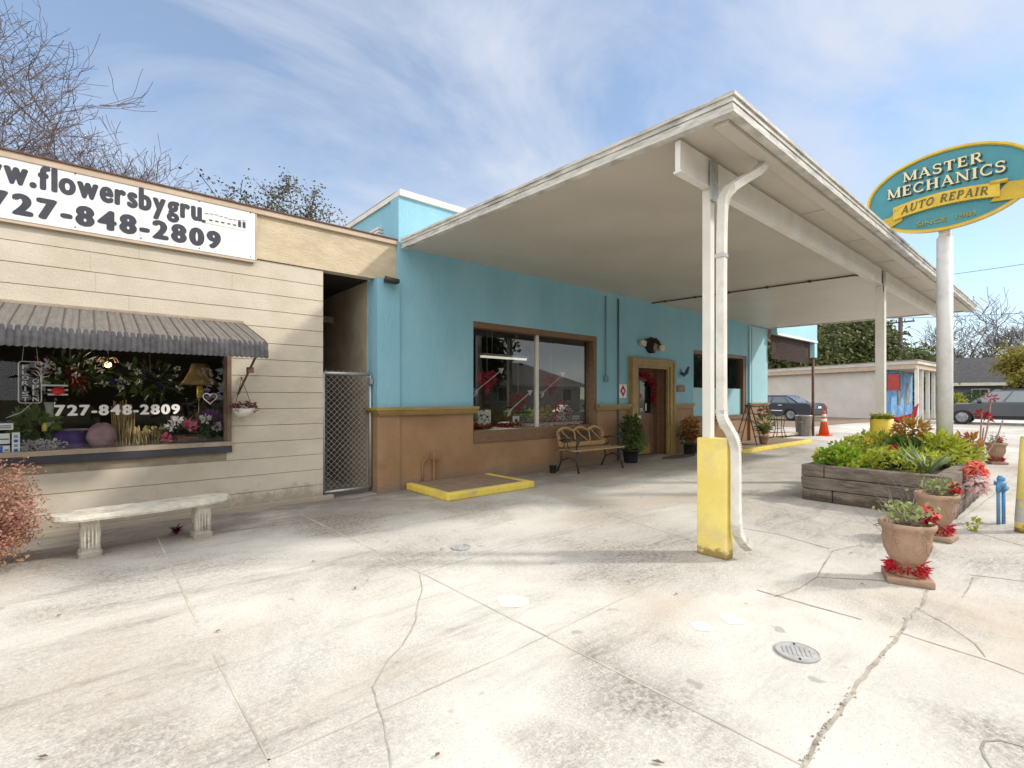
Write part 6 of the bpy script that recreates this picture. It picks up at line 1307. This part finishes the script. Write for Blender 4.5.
sedan_prof = [(-2.32, .27), (-2.42, .42), (-2.44, .66), (-2.38, .90), (-2.25, .965), (-1.55, .985), (.95, .95), (1.75, .86), (2.25, .74), (2.40, .60), (2.42, .40), (2.33, .27)]
suv_prof = [(-2.18, .30), (-2.28, .48), (-2.30, .80), (-2.24, 1.06), (-1.9, 1.10), (.85, 1.04), (1.6, .99), (2.08, .86), (2.24, .72), (2.28, .45), (2.20, .30)]
w = gp(791, 420.7); hd = R(84); s_ = 1.08; off = Matrix.Rotation(hd, 3, 'Z') @ V(-1.36 * s_, .86 * s_, 0)
make_car('parked_sedan', 'dark navy sedan parked beside the long pale block building, seen from its rear corner', (w.x - off.x, w.y - off.y, .008), hd, s_, car_paint('navy_paint', (.018, .022, .042)), sedan_prof, ((-1.72, 1.02, .96), (-1.02, .30, 1.36), .80, .62), (1.42, -1.36, .325), 1.86)
w = gp(962, 424.2); hd = R(92); s_ = 1.07; off = Matrix.Rotation(hd, 3, 'Z') @ V(1.38 * s_, .88 * s_, 0)
make_car('parked_suv', 'dark grey SUV standing on the far street, partly cut off by the right edge', (w.x - off.x, w.y - off.y, -.010), hd, s_, car_paint('grey_paint', (.070, .076, .088)), suv_prof, ((-2.12, 1.12, 1.06), (-1.62, .32, 1.62), .84, .64), (1.38, -1.36, .355), 1.88, True)
make_car('parked_suv', 'silver SUV parked across the street, seen only as a reflection in the blue shop window', (13.5, -10.2, -.012), R(176), 1.0, car_paint('silver_paint', (.55, .56, .58)), suv_prof, ((-2.12, 1.12, 1.06), (-1.62, .32, 1.62), .84, .64), (1.38, -1.36, .355), 1.88, True)

# ------------------------------------------------------------------ the long block building with a blue porch
p0 = gp(876, 418.8); d = V(math.cos(R(71)), math.sin(R(71)), 0); nrm = V(-d.y, d.x, 0)      # nrm points to the camera side
t = thing('block_building', 'long low pale painted block building with a flat roof and a blue painted porch', 'building', (p0.x + 4, p0.y + 8, 0))
bl = thing
Qc = p0 - d * 2.5 + nrm * .35
e1 = p0 - d * .9
mb = MB(); foot = [p0 - d * .35, p0 + d * 24, p0 + d * 24 + V(8, 0, 0), p0 - d * .35 + V(8, 0, 0)]; mb.hexa([q + V(0, 0, .0) for q in foot[::-1]], [q + V(0, 0, 3.12) for q in foot[::-1]]); P(mb, 'wall', M['block_white'], t)
mb = MB(); foot = [p0 - d * .9 - nrm * .01, p0 - d * .352 - nrm * .01, p0 - d * .352 + V(6, 0, 0), p0 - d * .9 + V(6, 0, 0)]; mb.hexa(foot[::-1], [q + V(0, 0, 3.10) for q in foot[::-1]]); P(mb, 'porch_wall', M['mural'], t)
rf = [p0 + d * 24.3 + nrm * .3, Qc, Qc + V(6.4, -.2, 0), Qc + V(7.4, 3, 0), p0 + d * 24.3 + V(8, 0, 0)]
def grow(pts, k): c_ = sum(pts, V(0, 0, 0)) / len(pts); return [p + (p - c_).normalized() * k for p in pts]
mb = MB(); mb.hexa(rf, [q + V(0, 0, .0) + V(0, 0, .28) for q in rf]); bmesh.ops.translate(mb.bm, verts=mb.bm.verts, vec=(0, 0, 3.125)); P(mb, 'fascia', M['beige_cap'], t)
r3 = grow(rf, .12); mb = MB(); mb.hexa([q + V(0, 0, 3.41) for q in r3], [q + V(0, 0, 3.60) for q in r3]); P(mb, 'roof', pm('pale_roof', (.62, .58, .52), (.48, .45, .40), 1.2, .7, stretch=(1, 1, 5)), t)
r4 = grow(rf, .17); mb = MB(); mb.hexa([q + V(0, 0, 3.603) for q in r4], [q + V(0, 0, 3.66) for q in r4]); P(mb, 'roof_edge', M['beige_trim'], t)
for k in range(4):
    q = Qc + V(.25 + 1.9 * k, .12, 0) if k else Qc - nrm * .2 + V(.15, .1, 0); mb = MB(); mb.box(q.x - .09, q.x + .09, q.y - .09, q.y + .09, .001, 3.122); P(mb, 'porch_post', M['white'], t)
q = p0 - d * 1.0 + V(.6, -.15, 0)
mb = MB()
for k in range(2): x = p0.x + 1.3 + 2.4 * k; y = (p0 - d * .9).y; mb.box(x, x + .9, y - .03, y - .002, .9, 2.4)
P(mb, 'window', pm('pale_window', (.35, .38, .40), (.12, .13, .14), 2, .3), t)
c = wp(897, 357, Qc.y + .3); tt = thing('red_sign', 'red square sign hanging under the porch roof of the block building', 'sign', (Qc.x + .25, Qc.y + 1.15, 2.28)); mb = MB(); mb.box(-.03, .03, -.30, .30, -.45, .55); mb.build('panel', pm('faded_red', (.42, .06, .05), (.33, .05, .045), 5, .6), tt); mb = MB(); mb.box(-.035, .035, -.34, .34, .55, .60); mb.box(-.035, .035, -.34, -.30, -.5, .55); mb.box(-.035, .035, .30, .34, -.5, .55); mb.cyl((0, -.25, .6), (0, -.25, .88), .012, n=5); mb.cyl((0, .25, .6), (0, .25, .88), .012, n=5); mb.build('frame', M['dark_metal'], tt)

# ------------------------------------------------------------------ houses
def house(label, c, rz, wid, dep, eave, ridge, wall_m, roof_m, gable=False, wins=3):
    t = thing('house', label, 'house', c, rz)
    mb = MB(); mb.box(-wid / 2, wid / 2, -dep / 2, dep / 2, 0, eave); mb.build('wall', wall_m, t)
    o = .5; mb = MB(); a = [V(-wid / 2 - o, -dep / 2 - o, eave), V(wid / 2 + o, -dep / 2 - o, eave), V(wid / 2 + o, dep / 2 + o, eave), V(-wid / 2 - o, dep / 2 + o, eave)]
    hip = 0 if gable else dep / 2
    if gable:
        r0, r1 = V(0, -dep / 2 - o, ridge), V(0, dep / 2 + o, ridge); mb.face([a[0], r0, r1, a[3]]); mb.face([a[1], a[2], r1, r0]); mb.face([a[0], a[1], r0]); mb.face([a[2], a[3], r1]); mb.face(a[::-1])
    else:
        r0, r1 = V(-wid / 2 + hip, 0, ridge), V(wid / 2 - hip, 0, ridge); mb.face([a[0], a[1], r1, r0]); mb.face([a[1], a[2], r1]); mb.face([a[2], a[3], r0, r1]); mb.face([a[3], a[0], r0]); mb.face(a[::-1])
    mb.build('roof', roof_m, t)
    mb = MB(); mb.box(-wid / 2 - o, wid / 2 + o, -dep / 2 - o - .05, -dep / 2 - o, eave - .28, eave + .05); mb.build('eave_board', M['white'], t)
    for k in range(wins):
        x = -wid / 2 + wid * (k + .5) / wins; f = MB(); f.box(x - .75, x + .75, -dep / 2 - .06, -dep / 2 + .01, 1.0, 2.4); fr_ = f.build('window', M['white'], t)
        for s in (-1, 1): g = MB(); g.box(x - .34 + s * .33 - .0, x + .0 + s * .33 + .28, -dep / 2 - .075, -dep / 2 - .062, 1.1, 2.3); g.build('pane', M['car_glass'], fr_)
    return t
c = _C + ray(968, 398) * 58; house('grey blue house with a dark hipped roof and white windows, behind the grey SUV', (c.x, c.y, 0), HEAD - R(90) - R(30), 15, 9, 3.0, 6.1, M['house_blue'], M['shingle'], False, 5)
house('pale gabled house across the street, mirrored in the blue shop window', (19.5, -27, 0), R(180), 9, 8, 3.4, 6.4, pm('pale_siding', (.45, .46, .46), (.38, .39, .39), 2, .7), M['shingle'], True, 3)
house('low pale house with a tan roof, mirrored in the blue shop window', (34, -27, 0), R(180), 13, 9, 2.8, 5.2, pm('cream_siding', (.50, .47, .38), (.42, .40, .32), 2, .7), pm('tan_shingle', (.30, .26, .21), (.22, .19, .15), 3, .9), False, 3)

# ------------------------------------------------------------------ trees
M['bark_twig'] = pm('bark_twig', (.17, .13, .125), (.10, .075, .075), 6, .95)
def grow_tree(seed, base, height, r0, levels, kids, spread, lean=V(0, 0, 0), trunk=.28, droop=0.0, gn=.72, rmin=.008):
    rr = random.Random(seed); mb = MB(); tips = []
    def br(p, dr, ln, r, lv):
        n = 4 if lv > 1 else 3; pts = [p]; q = dr.copy()
        for i in range(n):
            q = (q + V(rr.gauss(0, .17), rr.gauss(0, .17), rr.gauss(0, .12) + .05 - droop * (levels - lv) * .05)).normalized(); pts.append(pts[-1] + q * ln / n)
        r1 = r * (.62 if lv else .35); mb.tube(pts, [max(rmin, r + (r1 - r) * i / n) for i in range(n + 1)], 8 if lv == levels else (5 if lv > 2 else 3), caps=False)
        if lv <= 2: tips.append((pts[-1], q.copy(), lv)); tips.append((pts[len(pts) // 2], q.copy(), lv))
        if lv == 0: return
        k = kids if lv < levels else kids + 2
        for i in range(k):
            f = 1.0 if i == 0 else rr.uniform(.35, 1.0); at_ = pts[min(n, max(1, int(round(f * n))))]
            az = rr.uniform(0, 6.283); sd = V(math.cos(az), math.sin(az), rr.uniform(-.1, .5)); nd = (q * (1.0 if i == 0 else .55) + sd * spread * (.5 if i == 0 else 1)).normalized()
            br(at_, nd, ln * gn * rr.uniform(.75, 1.2), r1 * (1 if i == 0 else .7), lv - 1)
    br(V(0, 0, 0), (V(0, 0, 1) + lean).normalized(), height * trunk, r0, levels)
    k = height / max(v.co.z for v in mb.bm.verts)
    for v in mb.bm.verts: v.co *= k
    return mb, [(p * k, q, lv) for p, q, lv in tips]
def tree(name, label, x, y, height, seed, bark, leaves=None, group=None, levels=6, kids=3, spread=.85, lean=V(0, 0, 0), r0=None, trunk=.27, n_leaf=4, l=.28, w=.14, rad=.45, gn=.72, droop=0, rmin=.008):
    t = thing(name, label, 'tree', (x, y, -.03), 0, group); mb, tips = grow_tree(seed, None, height, r0 or height * .026, levels, kids, spread, lean, trunk, droop, gn, rmin)
    mb.build('trunk', bark, t)
    if leaves:
        mb = MB(); rr = random.Random(seed + 5)
        for p, q, lv in tips:
            if rr.random() < .22: continue
            for _ in range(n_leaf): mb.leaf(p + V(rr.gauss(0, rad), rr.gauss(0, rad), rr.gauss(0, rad * .7)), V(rr.uniform(-1, 1), rr.uniform(-1, 1), rr.uniform(-.9, .5)), l * rr.uniform(.6, 1.2), w)
        mb.build('crown', leaves, t)
    return t
def along(px, dist): q = _C + ray(px, CY) * dist; return q.x, q.y
x, y = along(-12, 14.5); tree('bare_tree', 'large leafless tree rising behind the beige shop at the upper left', x, y, 15.2, 21, M['bark_twig'], levels=8, kids=3, spread=.95, lean=V(.10, -.04, 0), trunk=.22, gn=.75, r0=.26, rmin=.0062)
x, y = along(70, 17); tree('bare_tree', 'leafless tree with slender branches behind the middle of the banner sign', x, y, 11.8, 33, M['bark_twig'], levels=7, kids=3, spread=.95, trunk=.26, gn=.76, r0=.18, rmin=.008)
x, y = along(203, 18); tree('bare_tree', 'low leafless tree showing just above the right end of the banner sign', x, y, 10.9, 52, M['bark_twig'], None, levels=7, kids=3, spread=.85, trunk=.30, gn=.76, r0=.16, rmin=.008)
x, y = along(318, 19); tree('oak_tree', 'thin crowned oak with small dark leaves behind the gap between the two shops', x, y, 10.2, 64, M['bark_twig'], pm('leaf_winter_oak', (.06, .06, .03), (.10, .10, .045), 1.5, .7), levels=6, kids=3, spread=.9, trunk=.32, n_leaf=9, l=.12, w=.07, rad=.16, gn=.72, r0=.18, rmin=.012)
for k, (px, ds_, h, sd, lab) in enumerate(((775, 46, 9.4, 101, 'dense dark oak behind the block building, leftmost of those seen through the canopy'), (826, 47, 10.4, 102, 'dense dark oak behind the block building, just left of the second canopy post'), (866, 46, 9.8, 103, 'dark oak directly behind the second canopy post'), (735, 54, 8.6, 105, 'dark oak mostly hidden by the blue shop, behind the block building'))):
    x, y = along(px, ds_); tree('oak_tree', lab, x, y, h, sd, M['bark'], M['leaf_oak'], 'dark oaks behind the block building', levels=5, kids=4, spread=1.05, trunk=.26, n_leaf=16, l=.42, w=.24, rad=.62, gn=.74, r0=.32, droop=.3)
x, y = along(908, 47); tree('yellow_tree', 'small yellow green tree between the two utility poles and the sign pole', x, y, 5.6, 111, M['bark'], M['leaf_yellow'], levels=5, kids=3, spread=.9, trunk=.28, n_leaf=9, l=.34, w=.2, rad=.45, gn=.72, r0=.16)
x, y = along(950, 66); tree('bare_tree', 'wide leafless tree behind the oval sign pole', x, y, 14.5, 121, M['bark_grey'], levels=6, kids=3, spread=.95, trunk=.22, gn=.80, r0=.24, rmin=.022)
x, y = along(1040, 62); tree('bare_tree', 'tall leafless tree at the right edge of the picture behind the grey SUV', x, y, 15.2, 131, M['bark_grey'], levels=6, kids=3, spread=.95, trunk=.22, gn=.80, r0=.26, rmin=.020)
x, y = along(1046, 46); tree('yellow_tree', 'yellowing leafy tree above the grey SUV at the right edge', x, y, 6.4, 141, M['bark'], M['leaf_yellow'], levels=5, kids=3, spread=.95, trunk=.26, n_leaf=12, l=.36, w=.2, rad=.5, gn=.72, r0=.2)
x, y = along(1004, 44); t = thing('palm_clump', 'dark green palm clump standing between the house and the grey SUV', 'palm', (x, y, -.02)); mb = MB()
for k in range(60):
    a = rnd.uniform(0, 6.283); pts = [V(rnd.gauss(0, 1.2), rnd.gauss(0, 1.2), .4)]; e = rnd.uniform(.4, 1.3); dr = V(math.cos(a), math.sin(a), e)
    pts.append(pts[0] + dr * 1.3); pts.append(pts[1] + V(dr.x, dr.y, -.2) * 1.2)
    for s in range(14): q = pts[0].lerp(pts[1], s / 7) if s < 7 else pts[1].lerp(pts[2], (s - 7) / 7); [mb.leaf(q, V(-dr.y * sg + dr.x * .6, dr.x * sg + dr.y * .6, -.25), .42, .06) for sg in (-1, 1)]
mb.build('fronds', M['leaf_dark'], t); mb = MB(); [mb.tube([(q * .6 - .9, q * .3, 0), (q * .6 - .9, q * .3, .9)], .12, 6) for q in range(4)]; mb.build('stem', M['bark'], t)
mb = MB(); a_, b_ = _C + ray(948, CY) * 47, _C + ray(1050, CY) * 44; 
for _ in range(1700): f = rnd.random(); q = a_.lerp(b_, f); mb.leaf(V(q.x + rnd.gauss(0, .35), q.y + rnd.gauss(0, .35), rnd.uniform(0, 1.55)), V(rnd.uniform(-1, 1), rnd.uniform(-1, 1), rnd.uniform(-.3, 1)), .26, .15)
tag(mb.build('clipped_hedge', M['leaf_mid']), 'low green hedge in front of the grey blue house', 'hedge')
x, y = along(955, 40); t = thing('yellow_shrub', 'rounded yellow green shrub just right of the sign pole, in front of the hedge', 'shrub', (x, y, 0)); mb = MB(); cloud(mb, (0, 0, .95), (.7, .7, .85), 420, .22, .12, .2); mb.build('foliage', pm('gold_shrub', (.42, .38, .05), (.26, .30, .05), 2, .5, trans=.3), t); mb = MB(); twigs(mb, (0, 0, 0), 8, 1.0, .02, 1.8); mb.build('stems', M['twig'], t)
# utility poles and wires
for k, (px, dd, h, lab) in enumerate(((896, 45, 7.6, 'thin utility pole behind the porch, left one of the close pair'), (900.5, 44, 8.6, 'thicker utility pole behind the porch, right one of the close pair'))):
    x, y = along(px, dd); t = thing('utility_pole', lab, 'utility pole', (x, y, -.03)); mb = MB(); mb.cyl((0, 0, 0), (0, 0, h), .15 + .07 * k, .11 + .05 * k, 10); mb.build('pole', M['bark'], t)
    mb = MB(); mb.box(-.06, .06, -1.0, 1.0, h - .5, h - .38); [mb.cyl((0, s, h - .38), (0, s, h - .2), .04, n=6) for s in (-.9, -.3, .3, .9)]; mb.build('cross_arm', M['bark'], t)
for k, (pa, pb, lab) in enumerate((((930, 272, 40), (1070, 250, 34), 'upper power line crossing the sky at the right edge'), ((930, 312, 40), (1070, 303, 34), 'lower power line crossing the sky behind the leafless trees'))):
    a = _C + ray(pa[0], pa[1]) * pa[2]; b = _C + ray(pb[0], pb[1]) * pb[2]; a, b = a + (a - b) * 1.2, b + (b - a) * 1.5; mb = MB(); mb.tube([a.lerp(b, u / 24) - V(0, 0, .5 * math.sin(math.pi * u / 24)) for u in range(25)], .018, 4); tag(mb.build('power_line', M['dark_metal']), lab, 'power line')
# trees across the street, seen in the window glass
for k, (x, y, h, sd, kind, lab) in enumerate(((12, -19, 9.5, 201, 0, 'big dark oak across the street, mirrored in the left pane of the blue shop window'), (24, -21, 10.0, 202, 0, 'spreading dark oak across the street, mirrored in the right pane of the blue shop window'), (58, -17, 9.5, 203, 0, 'dark oak far along the street, mirrored in the second window of the blue shop'), (74, -24, 11.0, 204, 0, 'large dark oak at the far end of the street, mirrored in the second shop window'), (1, -20, 9.5, 205, 0, 'dark oak straight across the street from the beige shop'), (-8, -19, 9.0, 206, 0, 'dark oak across the street, mirrored at the left end of the flower shop window'))):
    tree('oak_tree', lab, x, y, h, sd, M['bark'], M['leaf_oak'], None, levels=5, kids=4, spread=1.0, trunk=.27, n_leaf=10, l=.5, w=.3, rad=.7, gn=.74, r0=.34, droop=.2)
t = thing('utility_pole', 'grey utility pole across the street, mirrored in the left pane of the blue shop window', 'utility pole', (16.2, -16.5, 0)); mb = MB(); mb.cyl((0, 0, 0), (0, 0, 9.5), .16, .12, 10); mb.build('pole', M['bark_grey'], t); mb = MB(); mb.box(-.9, .9, -.06, .06, 8.8, 8.92); mb.build('cross_arm', M['bark'], t)
# a few fallen leaves
mb = MB()
for _ in range(70):
    x, y = rnd.uniform(-1.5, 9), rnd.uniform(.8, 6.3); a = rnd.uniform(0, 6.283); mb.leaf((x, y, .009), V(math.cos(a), math.sin(a), .05), rnd.uniform(.02, .05), .018, (0, 0, 1))
tag(mb.build('fallen_leaves', pm('dead_leaf', (.22, .13, .07), (.13, .09, .05), 9, .8)), 'dry fallen leaves scattered on the pavement', 'leaf litter', kind='stuff')
